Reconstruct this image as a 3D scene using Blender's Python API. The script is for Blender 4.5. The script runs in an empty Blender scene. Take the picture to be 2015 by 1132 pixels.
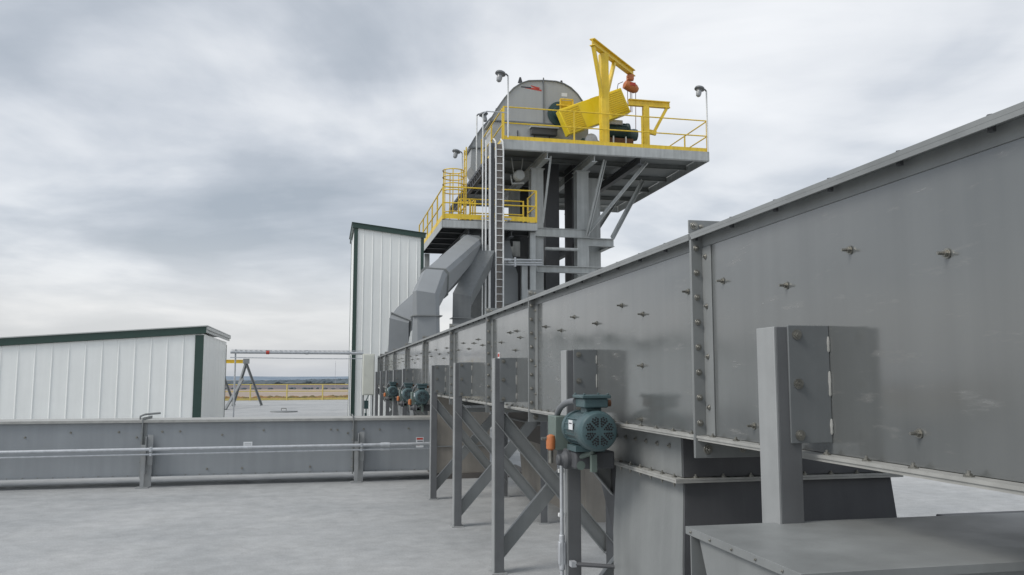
import bpy, bmesh, math, random
from mathutils import Vector, Matrix
random.seed(7)
R = math.radians
scene = bpy.context.scene
col = scene.collection

# ------------------------------------------------------------ materials
def mat(name, c, rough=0.5, metal=0.0, var=0.12, vscale=3.0, bump=0.0, bscale=40.0, wave=0.0, wscale=1.2,
        streak=0.0, dirt=None, spec=0.5, emit=None, alpha=None):
    m = bpy.data.materials.new(name); m.use_nodes = True
    nt = m.node_tree; N = nt.nodes; L = nt.links
    b = N['Principled BSDF']
    b.inputs['Roughness'].default_value = rough
    b.inputs['Metallic'].default_value = metal
    b.inputs['Specular IOR Level'].default_value = spec
    geo = N.new('ShaderNodeNewGeometry')
    n1 = N.new('ShaderNodeTexNoise'); n1.inputs['Scale'].default_value = vscale; n1.inputs['Detail'].default_value = 7
    n1.inputs['Roughness'].default_value = 0.62
    L.new(geo.outputs['Position'], n1.inputs['Vector'])
    mr = N.new('ShaderNodeMapRange'); mr.inputs[1].default_value = 0.3; mr.inputs[2].default_value = 0.7
    mr.inputs[3].default_value = 1 - var; mr.inputs[4].default_value = 1 + var
    L.new(n1.outputs['Fac'], mr.inputs[0])
    last = mr.outputs[0]
    if streak:
        mp = N.new('ShaderNodeMapping'); mp.inputs['Scale'].default_value = (9, 9, 0.5)
        L.new(geo.outputs['Position'], mp.inputs['Vector'])
        n2 = N.new('ShaderNodeTexNoise'); n2.inputs['Scale'].default_value = 1.0; n2.inputs['Detail'].default_value = 5
        L.new(mp.outputs[0], n2.inputs['Vector'])
        m2 = N.new('ShaderNodeMapRange'); m2.inputs[1].default_value = 0.35; m2.inputs[2].default_value = 0.7
        m2.inputs[3].default_value = 1 + streak * .5; m2.inputs[4].default_value = 1 - streak
        L.new(n2.outputs['Fac'], m2.inputs[0])
        mu = N.new('ShaderNodeMath'); mu.operation = 'MULTIPLY'
        L.new(last, mu.inputs[0]); L.new(m2.outputs[0], mu.inputs[1]); last = mu.outputs[0]
    vm = N.new('ShaderNodeVectorMath'); vm.operation = 'SCALE'
    vm.inputs[0].default_value = c; L.new(last, vm.inputs['Scale'])
    out = vm.outputs[0]
    if dirt:
        n3 = N.new('ShaderNodeTexNoise'); n3.inputs['Scale'].default_value = dirt[1]; n3.inputs['Detail'].default_value = 9
        n3.inputs['Roughness'].default_value = 0.7
        L.new(geo.outputs['Position'], n3.inputs['Vector'])
        rp = N.new('ShaderNodeMapRange'); rp.inputs[1].default_value = dirt[2]; rp.inputs[2].default_value = dirt[2] + 0.14
        L.new(n3.outputs['Fac'], rp.inputs[0])
        mx = N.new('ShaderNodeMix'); mx.data_type = 'RGBA'
        L.new(rp.outputs[0], mx.inputs['Factor']); L.new(out, mx.inputs['A']); mx.inputs['B'].default_value = (*dirt[0], 1)
        out = mx.outputs['Result']
    L.new(out, b.inputs['Base Color'])
    r2 = N.new('ShaderNodeMapRange'); r2.inputs[1].default_value = 0.3; r2.inputs[2].default_value = 0.7
    r2.inputs[3].default_value = max(0.02, rough - 0.08); r2.inputs[4].default_value = min(1, rough + 0.1)
    L.new(n1.outputs['Fac'], r2.inputs[0]); L.new(r2.outputs[0], b.inputs['Roughness'])
    nrm = None
    if bump:
        nb = N.new('ShaderNodeTexNoise'); nb.inputs['Scale'].default_value = bscale; nb.inputs['Detail'].default_value = 6
        L.new(geo.outputs['Position'], nb.inputs['Vector'])
        bp = N.new('ShaderNodeBump'); bp.inputs['Strength'].default_value = 1; bp.inputs['Distance'].default_value = bump
        L.new(nb.outputs['Fac'], bp.inputs['Height']); nrm = bp
    if wave:
        nw = N.new('ShaderNodeTexNoise'); nw.inputs['Scale'].default_value = wscale; nw.inputs['Detail'].default_value = 1.5
        L.new(geo.outputs['Position'], nw.inputs['Vector'])
        bw = N.new('ShaderNodeBump'); bw.inputs['Strength'].default_value = 1; bw.inputs['Distance'].default_value = wave
        L.new(nw.outputs['Fac'], bw.inputs['Height'])
        if nrm: L.new(nrm.outputs[0], bw.inputs['Normal'])
        nrm = bw
    if nrm: L.new(nrm.outputs[0], b.inputs['Normal'])
    return m

M = {}
M['steel'] = mat('painted_grey_steel', (.225, .236, .235), .42, var=.12, vscale=2.5, bump=.0006, bscale=60, streak=.10)
M['casing'] = mat('grey_conveyor_paint', (.142, .15, .149), .14, metal=.12, var=.06, vscale=1.4, bump=.0, bscale=50, wave=.011, wscale=1.3, streak=.08)
M['casing'].node_tree.nodes['Principled BSDF'].inputs['IOR'].default_value = 1.95
def scuff(m, sc=(1.2, 1.6, 9), lo=.58, amt=.35):
    nt = m.node_tree; N = nt.nodes; L = nt.links; b = N['Principled BSDF']
    geo = N.new('ShaderNodeNewGeometry'); mp = N.new('ShaderNodeMapping'); mp.inputs['Scale'].default_value = sc; L.new(geo.outputs['Position'], mp.inputs[0])
    n = N.new('ShaderNodeTexNoise'); n.inputs['Scale'].default_value = 2.2; n.inputs['Detail'].default_value = 10; n.inputs['Roughness'].default_value = .72; L.new(mp.outputs[0], n.inputs['Vector'])
    r = N.new('ShaderNodeMapRange'); r.inputs[1].default_value = lo; r.inputs[2].default_value = lo + .12; r.inputs[4].default_value = amt; L.new(n.outputs['Fac'], r.inputs[0])
    old = b.inputs['Base Color'].links[0].from_socket; mx = N.new('ShaderNodeMix'); mx.data_type = 'RGBA'
    L.new(r.outputs[0], mx.inputs['Factor']); L.new(old, mx.inputs['A']); mx.inputs['B'].default_value = (.27, .265, .25, 1); L.new(mx.outputs['Result'], b.inputs['Base Color'])
    oldr = b.inputs['Roughness'].links[0].from_socket; ad = N.new('ShaderNodeMath'); ad.operation = 'MULTIPLY_ADD'; L.new(r.outputs[0], ad.inputs[0]); ad.inputs[1].default_value = .5; L.new(oldr, ad.inputs[2]); L.new(ad.outputs[0], b.inputs['Roughness'])
scuff(M['casing'])
M['plate'] = mat('grey_plate_paint', (.17, .182, .186), .38, var=.09, vscale=4, bump=.0004, bscale=60, wave=.004, wscale=2, streak=.08)
M['blue_steel'] = mat('blue_grey_paint', (.275, .295, .31), .42, var=.06, vscale=1.3, bump=.0004, bscale=40, wave=.008, streak=.06)
M['duct'] = mat('grey_duct_paint', (.235, .25, .26), .5, var=.08, vscale=1.5, bump=.0005, bscale=30, wave=.006)
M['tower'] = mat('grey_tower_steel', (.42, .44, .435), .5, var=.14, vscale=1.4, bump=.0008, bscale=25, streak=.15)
M['head'] = mat('grey_head_casing_paint', (.40, .415, .415), .42, var=.05, vscale=1.2, wave=.01, wscale=1.5, streak=.04)
M['hazed'] = mat('haze_tinted_yellow_paint', (.62, .50, .16), .55, var=.1)  # railing yellow paled in the colour to imitate distance haze
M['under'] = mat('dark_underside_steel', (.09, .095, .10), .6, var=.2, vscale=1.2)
M['shade'] = mat('painted_shade_panel_grey', (.085, .087, .092), .5, var=.15, vscale=3, streak=.15)  # darkened grey standing in for shadow on the discharge box
M['legface'] = mat('lightened_grey_leg_paint', (.31, .32, .32), .4, var=.1, vscale=5, streak=.08)  # leg grey lightened, painting light onto the outer flange
M['legweb_shade'] = mat('painted_shade_leg_grey', (.13, .135, .14), .45, var=.12, vscale=5, streak=.1)  # same leg grey darkened, painting shade onto the near-facing web
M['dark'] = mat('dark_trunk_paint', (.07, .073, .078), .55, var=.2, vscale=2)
M['lip'] = mat('pale_grey_flange', (.36, .36, .34), .45, var=.16, vscale=9, dirt=((.2, .12, .07), 14, .66))
M['yellow'] = mat('safety_yellow_paint', (.80, .56, .045), .42, var=.10, vscale=3, streak=.14, dirt=((.32, .2, .05), 9, .68))
M['yellow2'] = mat('guard_yellow_paint', (.88, .66, .02), .34, var=.06, vscale=2, wave=.01, wscale=1.2)
M['galv'] = mat('galvanised_steel', (.74, .75, .74), .4, metal=.15, var=.15, vscale=12)
M['galvd'] = mat('dull_galvanised_steel', (.5, .52, .54), .5, metal=.35, var=.15, vscale=12)
M['bolt'] = mat('zinc_bolt', (.27, .265, .24), .38, metal=.8, var=.3, vscale=40, dirt=((.1, .07, .05), 60, .6))
M['teal'] = mat('teal_motor_paint', (.065, .11, .118), .4, var=.12, vscale=20, bump=.0006, bscale=120)
M['teald'] = mat('dark_teal_paint', (.025, .06, .06), .45, var=.2, vscale=8)
M['green_box'] = mat('green_grey_box_paint', (.14, .18, .16), .5, var=.1, vscale=20)
M['black'] = mat('black_rubber', (.015, .015, .017), .55, var=.1)
M['orange'] = mat('orange_paint', (.50, .17, .06), .42, var=.15, vscale=12)
M['red'] = mat('red_ink', (.5, .06, .04), .5, var=.05)
M['ink'] = mat('dark_ink', (.05, .05, .07), .5, var=.05)
M['white'] = mat('white_wall_sheet', (.85, .865, .84), .42, var=.035, vscale=1.0, wave=.004, streak=.035)
M['white2'] = mat('white_plastic_label', (.75, .77, .78), .4, var=.03)
M['wire'] = mat('dark_cable_bundle', (.17, .15, .135), .6, var=.3, vscale=30)
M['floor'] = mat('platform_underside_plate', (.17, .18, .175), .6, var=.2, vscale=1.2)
M['greentrim'] = mat('dark_green_trim', (.028, .062, .05), .4, var=.12, vscale=3)
M['trimlight'] = mat('pale_roof_trim', (.42, .44, .43), .4, var=.1, vscale=3)
M['cream'] = mat('cream_cabinet', (.66, .67, .60), .45, var=.05)
M['beige'] = mat('beige_bin_sheet', (.27, .25, .22), .5, var=.14, vscale=2, streak=.1)
M['brown'] = mat('dusty_brown_grey_sheet', (.10, .092, .085), .6, var=.2, vscale=2)
M['rust'] = mat('rusty_steel', (.16, .08, .045), .8, var=.3, vscale=9)
M['lens'] = mat('grey_lamp_glass', (.32, .33, .34), .15, var=.05)
M['lamp'] = mat('grey_lamp_housing', (.16, .17, .18), .45, var=.08)
M['meshy'] = mat('yellow_expanded_panel', (.70, .50, .03), .6, var=.12, vscale=14)

# concrete deck with trowel patches, light laitance and faint stains
def concrete():
    m = bpy.data.materials.new('roof_deck_concrete'); m.use_nodes = True
    N = m.node_tree.nodes; L = m.node_tree.links; b = N['Principled BSDF']
    geo = N.new('ShaderNodeNewGeometry')
    def noise(s, d, r=.6, dist=0):
        n = N.new('ShaderNodeTexNoise'); n.inputs['Scale'].default_value = s; n.inputs['Detail'].default_value = d
        n.inputs['Roughness'].default_value = r; n.inputs['Distortion'].default_value = dist
        L.new(geo.outputs['Position'], n.inputs['Vector']); return n
    a = noise(.38, 9, .6, .6); c = noise(4.2, 10, .72); f = noise(70, 5); g = noise(1.6, 10, .78, .8)
    r1 = N.new('ShaderNodeValToRGB'); e = r1.color_ramp.elements
    e[0].position = .30; e[0].color = (.30, .31, .312, 1); e[1].position = .70; e[1].color = (.42, .425, .42, 1)
    L.new(a.outputs['Fac'], r1.inputs[0])
    r2 = N.new('ShaderNodeMapRange'); r2.inputs[1].default_value = .3; r2.inputs[2].default_value = .7; r2.inputs[3].default_value = .82; r2.inputs[4].default_value = 1.16
    L.new(c.outputs['Fac'], r2.inputs[0])
    r3 = N.new('ShaderNodeMapRange'); r3.inputs[1].default_value = .3; r3.inputs[2].default_value = .7; r3.inputs[3].default_value = .80; r3.inputs[4].default_value = 1.16
    L.new(f.outputs['Fac'], r3.inputs[0])
    mu = N.new('ShaderNodeMath'); mu.operation = 'MULTIPLY'; L.new(r2.outputs[0], mu.inputs[0]); L.new(r3.outputs[0], mu.inputs[1])
    sc = N.new('ShaderNodeVectorMath'); sc.operation = 'SCALE'; L.new(r1.outputs[0], sc.inputs[0]); L.new(mu.outputs[0], sc.inputs['Scale'])
    w = N.new('ShaderNodeMapRange'); w.inputs[1].default_value = .60; w.inputs[2].default_value = .72; w.inputs[3].default_value = 0; w.inputs[4].default_value = .55
    L.new(g.outputs['Fac'], w.inputs[0])
    mx = N.new('ShaderNodeMix'); mx.data_type = 'RGBA'; L.new(w.outputs[0], mx.inputs['Factor']); L.new(sc.outputs[0], mx.inputs['A']); mx.inputs['B'].default_value = (.56, .56, .55, 1)
    st = noise(3.2, 6, .65, .4); sr = N.new('ShaderNodeMapRange'); sr.inputs[1].default_value = .64; sr.inputs[2].default_value = .74; sr.inputs[4].default_value = .35
    L.new(st.outputs['Fac'], sr.inputs[0]); m2 = N.new('ShaderNodeMix'); m2.data_type = 'RGBA'; L.new(sr.outputs[0], m2.inputs['Factor']); L.new(mx.outputs['Result'], m2.inputs['A']); m2.inputs['B'].default_value = (.17, .165, .155, 1)
    L.new(m2.outputs['Result'], b.inputs['Base Color'])
    b.inputs['Roughness'].default_value = .6
    rr = N.new('ShaderNodeMapRange'); rr.inputs[1].default_value = .35; rr.inputs[2].default_value = .65; rr.inputs[3].default_value = .45; rr.inputs[4].default_value = .8
    L.new(g.outputs['Fac'], rr.inputs[0]); L.new(rr.outputs[0], b.inputs['Roughness'])
    bp = N.new('ShaderNodeBump'); bp.inputs['Distance'].default_value = .004; bp.inputs['Strength'].default_value = .8
    L.new(c.outputs['Fac'], bp.inputs['Height']); L.new(bp.outputs[0], b.inputs['Normal'])
    return m
M['deck'] = concrete()
scuff(M['steel'], (1, 1, 1), .60, .25); scuff(M['blue_steel'], (1.6, 2, 5), .58, .3)

def ramp_mat(name, stops, scale, stretch=(1, 1, 1), rough=.9, detail=6):
    m = bpy.data.materials.new(name); m.use_nodes = True
    N = m.node_tree.nodes; L = m.node_tree.links; b = N['Principled BSDF']
    geo = N.new('ShaderNodeNewGeometry'); mp = N.new('ShaderNodeMapping'); mp.inputs['Scale'].default_value = stretch
    L.new(geo.outputs['Position'], mp.inputs['Vector'])
    n = N.new('ShaderNodeTexNoise'); n.inputs['Scale'].default_value = scale; n.inputs['Detail'].default_value = detail
    L.new(mp.outputs[0], n.inputs['Vector'])
    r = N.new('ShaderNodeValToRGB')
    while len(r.color_ramp.elements) < len(stops): r.color_ramp.elements.new(.5)
    for e, (p, c) in zip(r.color_ramp.elements, stops): e.position = p; e.color = (*c, 1)
    L.new(n.outputs['Fac'], r.inputs[0]); L.new(r.outputs[0], b.inputs['Base Color'])
    b.inputs['Roughness'].default_value = rough; b.inputs['Specular IOR Level'].default_value = .1
    return m
M['land'] = ramp_mat('autumn_farmland', [(.30, (.10, .10, .06)), (.42, (.20, .17, .12)), (.5, (.30, .25, .20)), (.6, (.18, .18, .13)), (.72, (.33, .28, .23))], .0014, (1, .45, 1))
M['tan'] = ramp_mat('stubble_field', [(.3, (.30, .245, .205)), (.7, (.40, .335, .285))], .01, (.3, 1, 1))
M['mauve'] = ramp_mat('ploughed_field', [(.3, (.155, .14, .15)), (.7, (.22, .19, .19))], .008, (.3, 1, 1))
M['hedge'] = ramp_mat('autumn_scrub', [(.3, (.10, .10, .05)), (.45, (.20, .15, .07)), (.6, (.30, .18, .08)), (.75, (.16, .16, .08))], .05)
M['wood'] = ramp_mat('haze_tinted_wood', [(.3, (.085, .11, .13)), (.7, (.14, .165, .18))], .02)  # aerial haze mixed into the blue grey tree colour
M['hill'] = ramp_mat('haze_tinted_hill', [(.3, (.17, .22, .28)), (.7, (.25, .30, .35))], .004)  # haze painted into the hill colour

# ------------------------------------------------------------ mesh builder
class MB:
    def __init__(s): s.bm = bmesh.new(); s.mi = 0
    def _f(s, vs):
        try:
            f = s.bm.faces.new(vs); f.material_index = s.mi; return f
        except ValueError: return None
    def box(s, x0, x1, y0, y1, z0, z1):
        v = [s.bm.verts.new((x, y, z)) for z in (z0, z1) for y in (y0, y1) for x in (x0, x1)]
        for q in ((0, 2, 3, 1), (4, 5, 7, 6), (0, 1, 5, 4), (2, 6, 7, 3), (0, 4, 6, 2), (1, 3, 7, 5)): s._f([v[i] for i in q])
        return s
    def loft(s, rings, cap=True, closed=True):
        R_ = [[s.bm.verts.new(p) for p in r] for r in rings]; n = len(R_[0])
        for a, b in zip(R_, R_[1:]):
            for i in range(n if closed else n - 1):
                j = (i + 1) % n; s._f([a[i], a[j], b[j], b[i]])
        if cap: s._f(R_[0][::-1]); s._f(R_[-1])
        return s
    def _fr(s, d, up):
        d = d.normalized(); up = Vector(up)
        if abs(d.dot(up)) > .999: up = Vector((0, 1, 0)) if abs(d.y) < .9 else Vector((1, 0, 0))
        x = d.cross(up).normalized(); return x, x.cross(d).normalized()
    def prof(s, p, q, poly, up=(0, 0, 1)):
        p, q = Vector(p), Vector(q); x, y = s._fr(q - p, up)
        return s.loft([[p + x * a + y * b for a, b in poly], [q + x * a + y * b for a, b in poly]])
    def bar(s, p, q, w, h, up=(0, 0, 1)):
        return s.prof(p, q, [(-w / 2, -h / 2), (w / 2, -h / 2), (w / 2, h / 2), (-w / 2, h / 2)], up)
    def ibeam(s, p, q, w, h, t=.02, up=(0, 0, 1)):
        a, b, c = w / 2, h / 2, t / 2
        return s.prof(p, q, [(-a, -b), (a, -b), (a, -b + t), (c, -b + t), (c, b - t), (a, b - t), (a, b), (-a, b), (-a, b - t), (-c, b - t), (-c, -b + t), (-a, -b + t)], up)
    def chan(s, p, q, w, h, t=.012, up=(0, 0, 1)):      # web at +x side, height h
        b = h / 2
        return s.prof(p, q, [(0, -b), (w, -b), (w, -b + t), (t, -b + t), (t, b - t), (w, b - t), (w, b), (0, b)], up)
    def angle(s, p, q, w, h, t=.01, up=(0, 0, 1)):
        return s.prof(p, q, [(0, 0), (w, 0), (w, t), (t, t), (t, h), (0, h)], up)
    def cyl(s, p, q, r, n=16, r2=None, cap=True):
        p, q = Vector(p), Vector(q); x, y = s._fr(q - p, (0, 0, 1)); r2 = r if r2 is None else r2
        cs = [(math.cos(2 * math.pi * i / n), math.sin(2 * math.pi * i / n)) for i in range(n)]
        return s.loft([[p + x * a * r + y * b * r for a, b in cs], [q + x * a * r2 + y * b * r2 for a, b in cs]], cap)
    def lathe(s, p, d, prof, n=24):                      # prof: (along, radius)
        p = Vector(p); d = Vector(d).normalized(); x, y = s._fr(d, (0, 0, 1))
        return s.loft([[p + d * a + x * r * math.cos(2 * math.pi * i / n) + y * r * math.sin(2 * math.pi * i / n) for i in range(n)] for a, r in prof])
    def tube(s, pts, r, n=8):
        pts = [Vector(p) for p in pts]; rings = []; up = Vector((0, 0, 1))
        ds = [(pts[min(i + 1, len(pts) - 1)] - pts[max(i - 1, 0)]).normalized() for i in range(len(pts))]
        x, y = s._fr(ds[0], up)
        for i, p in enumerate(pts):
            d = ds[i]; x = (x - d * x.dot(d)).normalized(); y = x.cross(d)
            k = 1.0
            rings.append([p + (x * math.cos(2 * math.pi * j / n) + y * math.sin(2 * math.pi * j / n)) * r * k for j in range(n)])
        return s.loft(rings)
    def duct(s, pts, w, h, ch=0.0, xax=(1, 0, 0)):       # rectangular duct with mitred elbows
        pts = [Vector(p) for p in pts]; rings = []
        X = Vector(xax)
        for i, p in enumerate(pts):
            d0 = (pts[i] - pts[i - 1]).normalized() if i else (pts[1] - pts[0]).normalized()
            d1 = (pts[i + 1] - pts[i]).normalized() if i < len(pts) - 1 else d0
            m = (d0 + d1).normalized()
            x = (X - d0 * X.dot(d0)).normalized(); y = x.cross(d0)
            a, b = w / 2, h / 2
            poly = [(-a + ch, -b), (a - ch, -b), (a, -b + ch), (a, b - ch), (a - ch, b), (-a + ch, b), (-a, b - ch), (-a, -b + ch)] if ch else [(-a, -b), (a, -b), (a, b), (-a, b)]
            ring = []
            for u, v in poly:
                o = p + x * u + y * v
                t = (p - o).dot(m) / d0.dot(m); ring.append(o + d0 * t)
            rings.append(ring)
        return s.loft(rings)
    def prism(s, poly, axis, a, b):                      # poly in the other two axes
        def pt(u, v, w): return {'x': (w, u, v), 'y': (u, w, v), 'z': (u, v, w)}[axis]
        return s.loft([[pt(u, v, a) for u, v in poly], [pt(u, v, b) for u, v in poly]])
    def bolt(s, p, d, r=.014, h=.014, washer=True):
        p = Vector(p); d = Vector(d).normalized()
        if washer: s.cyl(p, p + d * .004, r * 1.45, 10)
        s.cyl(p, p + d * h, r, 6); s.cyl(p + d * h, p + d * (h * 1.9), r * .5, 8)
        return s
    def build(s, name, mats, parent=None, bevel=0, smooth=True, base=None):
        if not isinstance(mats, (list, tuple)): mats = [mats]
        off = Vector((0, 0, 0))
        if parent is not None: off = ORG[parent.name]
        elif base is not None: off = Vector(base)
        bmesh.ops.recalc_face_normals(s.bm, faces=s.bm.faces)
        bmesh.ops.translate(s.bm, verts=s.bm.verts, vec=-off)
        me = bpy.data.meshes.new(name); s.bm.to_mesh(me); s.bm.free()
        for m in mats: me.materials.append(M[m])
        if smooth:
            for p in me.polygons: p.use_smooth = True
            me.set_sharp_from_angle(angle=R(32))
        o = bpy.data.objects.new(name, me); col.objects.link(o)
        if parent is not None: o.parent = parent
        else: o.location = off
        ORG[o.name] = off
        if bevel:
            b = o.modifiers.new('edge', 'BEVEL'); b.width = bevel; b.segments = 2; b.limit_method = 'ANGLE'; b.angle_limit = R(40)
        return o
ORG = {}
def tag(o, label=None, cat=None, group=None, kind=None):
    if label: o['label'] = label
    if cat: o['category'] = cat
    if group: o['group'] = group
    if kind: o['kind'] = kind
    return o
def thing(name, label, cat, loc, group=None):
    o = bpy.data.objects.new(name, None); col.objects.link(o); o.location = loc; o.empty_display_size = .2
    ORG[o.name] = Vector(loc); return tag(o, label, cat, group)
def kids(o): return [c for c in bpy.data.objects if c.parent == o]
def copy_tree(o, delta=(0, 0, 0), parent=None):
    c = o.copy(); col.objects.link(c)
    if parent is not None: c.parent = parent
    c.location = o.location + Vector(delta); ORG[c.name] = ORG[o.name] + Vector(delta)
    for ch in kids(o): copy_tree(ch, (0, 0, 0), c)
    return c
def pcopy(o, delta, parent):                              # copy a part (with its sub-parts) along its thing
    c = o.copy(); col.objects.link(c); c.parent = parent; c.location = o.location + Vector(delta); ORG[c.name] = ORG[o.name] + Vector(delta)
    for ch in kids(o):
        d = ch.copy(); col.objects.link(d); d.parent = c
    return c
def struct(mb, name, m, **k): return tag(mb.build(name, m, **k), kind='structure')

# ------------------------------------------------------------ ground, fields, hills
DC = (3.0, 18.0); DR = 44.6
mb = MB(); n = 160
mb.loft([[(DC[0] + DR * math.cos(2 * math.pi * i / n), DC[1] + DR * math.sin(2 * math.pi * i / n), z) for i in range(n)] for z in (-35, 0)])
struct(mb, 'roof_deck', 'deck')
mb = MB(); mb.loft([[(40000 * math.cos(2 * math.pi * i / 64), 40000 * math.sin(2 * math.pi * i / 64), -35.2) for i in range(64)]], cap=False)
mb._f(list(mb.bm.verts)); struct(mb, 'ground', 'land')
def field(name, x0, x1, y0, y1, z, m):
    mb = MB(); v = [mb.bm.verts.new(p) for p in ((x0, y0, z), (x1, y0 * 1.04, z), (x1, y1 * .97, z), (x0, y1, z))]; mb._f(v); struct(mb, name, m)
field('stubble_field', -2600, 1500, 1500, 2750, -35.0, 'tan')
field('ploughed_field', -2900, 2100, 2760, 4300, -35.0, 'mauve')
def hill(name, y, x0, x1, h, m, seed, depth=1500):
    rnd = random.Random(seed); mb = MB(); n = 120; top = []; ph = [rnd.uniform(0, 6) for _ in range(5)]
    rings = [[], [], []]
    for i in range(n + 1):
        t = i / n; x = x0 + (x1 - x0) * t
        hh = h * (.75 + .14 * math.sin(5 * t * 3 + ph[0]) + .09 * math.sin(23 * t + ph[1]) + .03 * math.sin(71 * t + ph[2]) + .03 * rnd.random())
        rings[0].append((x, y - depth * .5, -35.3)); rings[1].append((x, y, -35 + hh)); rings[2].append((x, y + depth, -35.3))
    mb.loft(rings, cap=False, closed=False); struct(mb, name, m)
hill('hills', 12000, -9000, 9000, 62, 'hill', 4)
# woods and scrub far below: masses nobody could count
def clumps(name, label, m, spots, seed):
    rnd = random.Random(seed); mb = MB()
    for (x, y, r, h) in spots:
        k = 7; rings = []
        for zf, rf in ((0, .8), (.35, 1.05), (.7, .8), (.95, .35), (1.02, .05)):
            a0 = rnd.uniform(0, 6)
            rings.append([(x + r * rf * rnd.uniform(.75, 1.2) * math.cos(a0 + 6.283 * i / k), y + r * rf * rnd.uniform(.75, 1.2) * math.sin(a0 + 6.283 * i / k), -35.2 + h * zf * rnd.uniform(.9, 1.08)) for i in range(k)])
        rings = [sorted(q, key=lambda p: math.atan2(p[1] - y, p[0] - x)) for q in rings]
        mb.loft(rings)
    return tag(mb.build(name, m, smooth=False), label, 'trees', kind='stuff')
rnd = random.Random(3)
sp = []
for _ in range(1500):
    y = rnd.uniform(4400, 6500); x = rnd.uniform(-2900, 1300)
    d = .5 + .5 * math.sin(x * .004 + 1)
    sp.append((x, y, rnd.uniform(20, 60), rnd.uniform(9, 15) + 12 * d))
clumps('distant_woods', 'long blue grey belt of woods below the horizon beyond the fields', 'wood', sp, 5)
sp = []
for _ in range(2600):
    x = rnd.uniform(-1300, 700); y = rnd.uniform(1300, 1560) + 40 * math.sin(x * .01)
    sp.append((x, y, rnd.uniform(4, 12), rnd.uniform(2, 6)))
for _ in range(120):
    x = rnd.gauss(-330, 50); y = rnd.uniform(1560, 1900); sp.append((x, y, rnd.uniform(5, 10), rnd.uniform(7, 14)))
clumps('autumn_scrub', 'rust and olive scrub along the near edge of the stubble field', 'hedge', sp, 6)
# farm hedgerow between the two fields
sp = [(rnd.uniform(-1500, 700), 2740 + rnd.uniform(-25, 25), rnd.uniform(4, 9), rnd.uniform(3, 7)) for _ in range(160)]
clumps('hedgerow', 'thin dark hedgerow dividing the pale stubble field from the ploughed one', 'wood', sp, 8)
# radio mast
t = thing('radio_mast', 'slender lattice radio mast rising above the distant woods', 'mast', (33, 3000, -35.2))
mb = MB()
for a in range(3):
    c, s_ = math.cos(a * 2.094) * 1.3, math.sin(a * 2.094) * 1.3
    mb.bar((33 + c, 3000 + s_, -35), (33 + c * .4, 3000 + s_ * .4, 52), .5, .5)
mb.build('lattice_mast', 'galvd', t)
mb = MB(); mb.bar((33, 3000, 50), (33, 3000, 60), .5, .5); mb.build('antenna', 'galvd', t)

# ------------------------------------------------------------ deck railing
def rail_arc(a0, a1):
    t = thing('deck_railing', 'yellow guard railing with toe board around the far edge of the deck', 'railing', (DC[0], DC[1] + DR - .25, 0))
    r = DR - .25; P = lambda a, z: (DC[0] + r * math.cos(a), DC[1] + r * math.sin(a), z)
    n = int((a1 - a0) * r / 2.42); A = [a0 + (a1 - a0) * i / n for i in range(n + 1)]
    for nm, z in (('top_rail', 1.1), ('middle_rail', .62)):
        mb = MB(); mb.tube([P(a, z) for a in A], .03, 8); mb.build(nm, 'hazed', t)
    mb = MB(); th = [(P(a, 0)) for a in A]
    mb.loft([[(p[0], p[1], .02), (p[0] * .9995, p[1] + .01, .02), (p[0] * .9995, p[1] + .01, .15), (p[0], p[1], .15)] for p in th]); mb.build('toe_board', 'hazed', t)
    for a in A:
        mb = MB(); mb.tube([P(a, 0), P(a, 1.1)], .05, 8); mb.box(P(a, 0)[0] - .07, P(a, 0)[0] + .07, P(a, 0)[1] - .07, P(a, 0)[1] + .07, 0, .015); mb.build('post', 'hazed', t)
rail_arc(R(62), R(123))
# deck hatch
t = thing('deck_hatch', 'low round hatch cover lying on the deck before the far railing', 'hatch', (-1.85, 40.8, 0))
mb = MB(); mb.lathe((-1.85, 40.8, 0), (0, 0, 1), [(0, .62), (.05, .62), (.06, .56), (.07, .1)], 32); mb.build('cover', 'steel', t)
mb = MB(); mb.tube([(-1.97, 40.8, .06), (-1.97, 40.8, .17), (-1.75, 40.8, .17), (-1.75, 40.8, .06)], .02, 6); mb.build('handle', 'bolt', t)

# ------------------------------------------------------------ big drag conveyor
CX0, CX1, CZ0, CZ1, CY0, CY1 = 1.57, 2.24, 1.36, 2.20, -2.5, 25.6
conv = thing('drag_conveyor', 'long glossy grey drag conveyor on braced steel legs running into the distance', 'conveyor', (1.9, 2.6, 0))
joints = [.2, 3.32, 6.28, 8.03, 10.5, 13.55, 16.6, 19.65, 22.4, 24.4]
ends = [CY0] + joints + [CY1]
mb = MB()
for a, b in zip(ends, ends[1:]):
    mb.box(CX0, CX1, a + .001, b - .001, CZ0, CZ1)
mb.build('casing', 'casing', conv)
mb = MB(); mb.mi = 0                                     # cover plate overhanging both sides, bolts under the lip
for a, b in zip(ends, ends[1:]):
    mb.box(CX0 - .055, CX1 + .055, a + .004, b - .004, CZ1 + .002, CZ1 + .016)
    mb.box(CX0 - .055, CX0 - .049, a + .004, b - .004, CZ1 - .012, CZ1 + .0015)
    mb.box(CX0 - .004, CX0 - .0005, a + .004, b - .004, CZ1 - .045, CZ1 + .0015)
mb.mi = 1
y = CY0 + .2
while y < CY1:
    mb.cyl((CX0 - .028, y, CZ1 + .002), (CX0 - .028, y, CZ1 - .016), .010, 6); mb.cyl((CX0 - .028, y, CZ1 + .016), (CX0 - .028, y, CZ1 + .026), .010, 6); y += .33
mb.build('cover', ['steel', 'dark'], conv)
mb = MB()                                                # bottom flange
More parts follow.
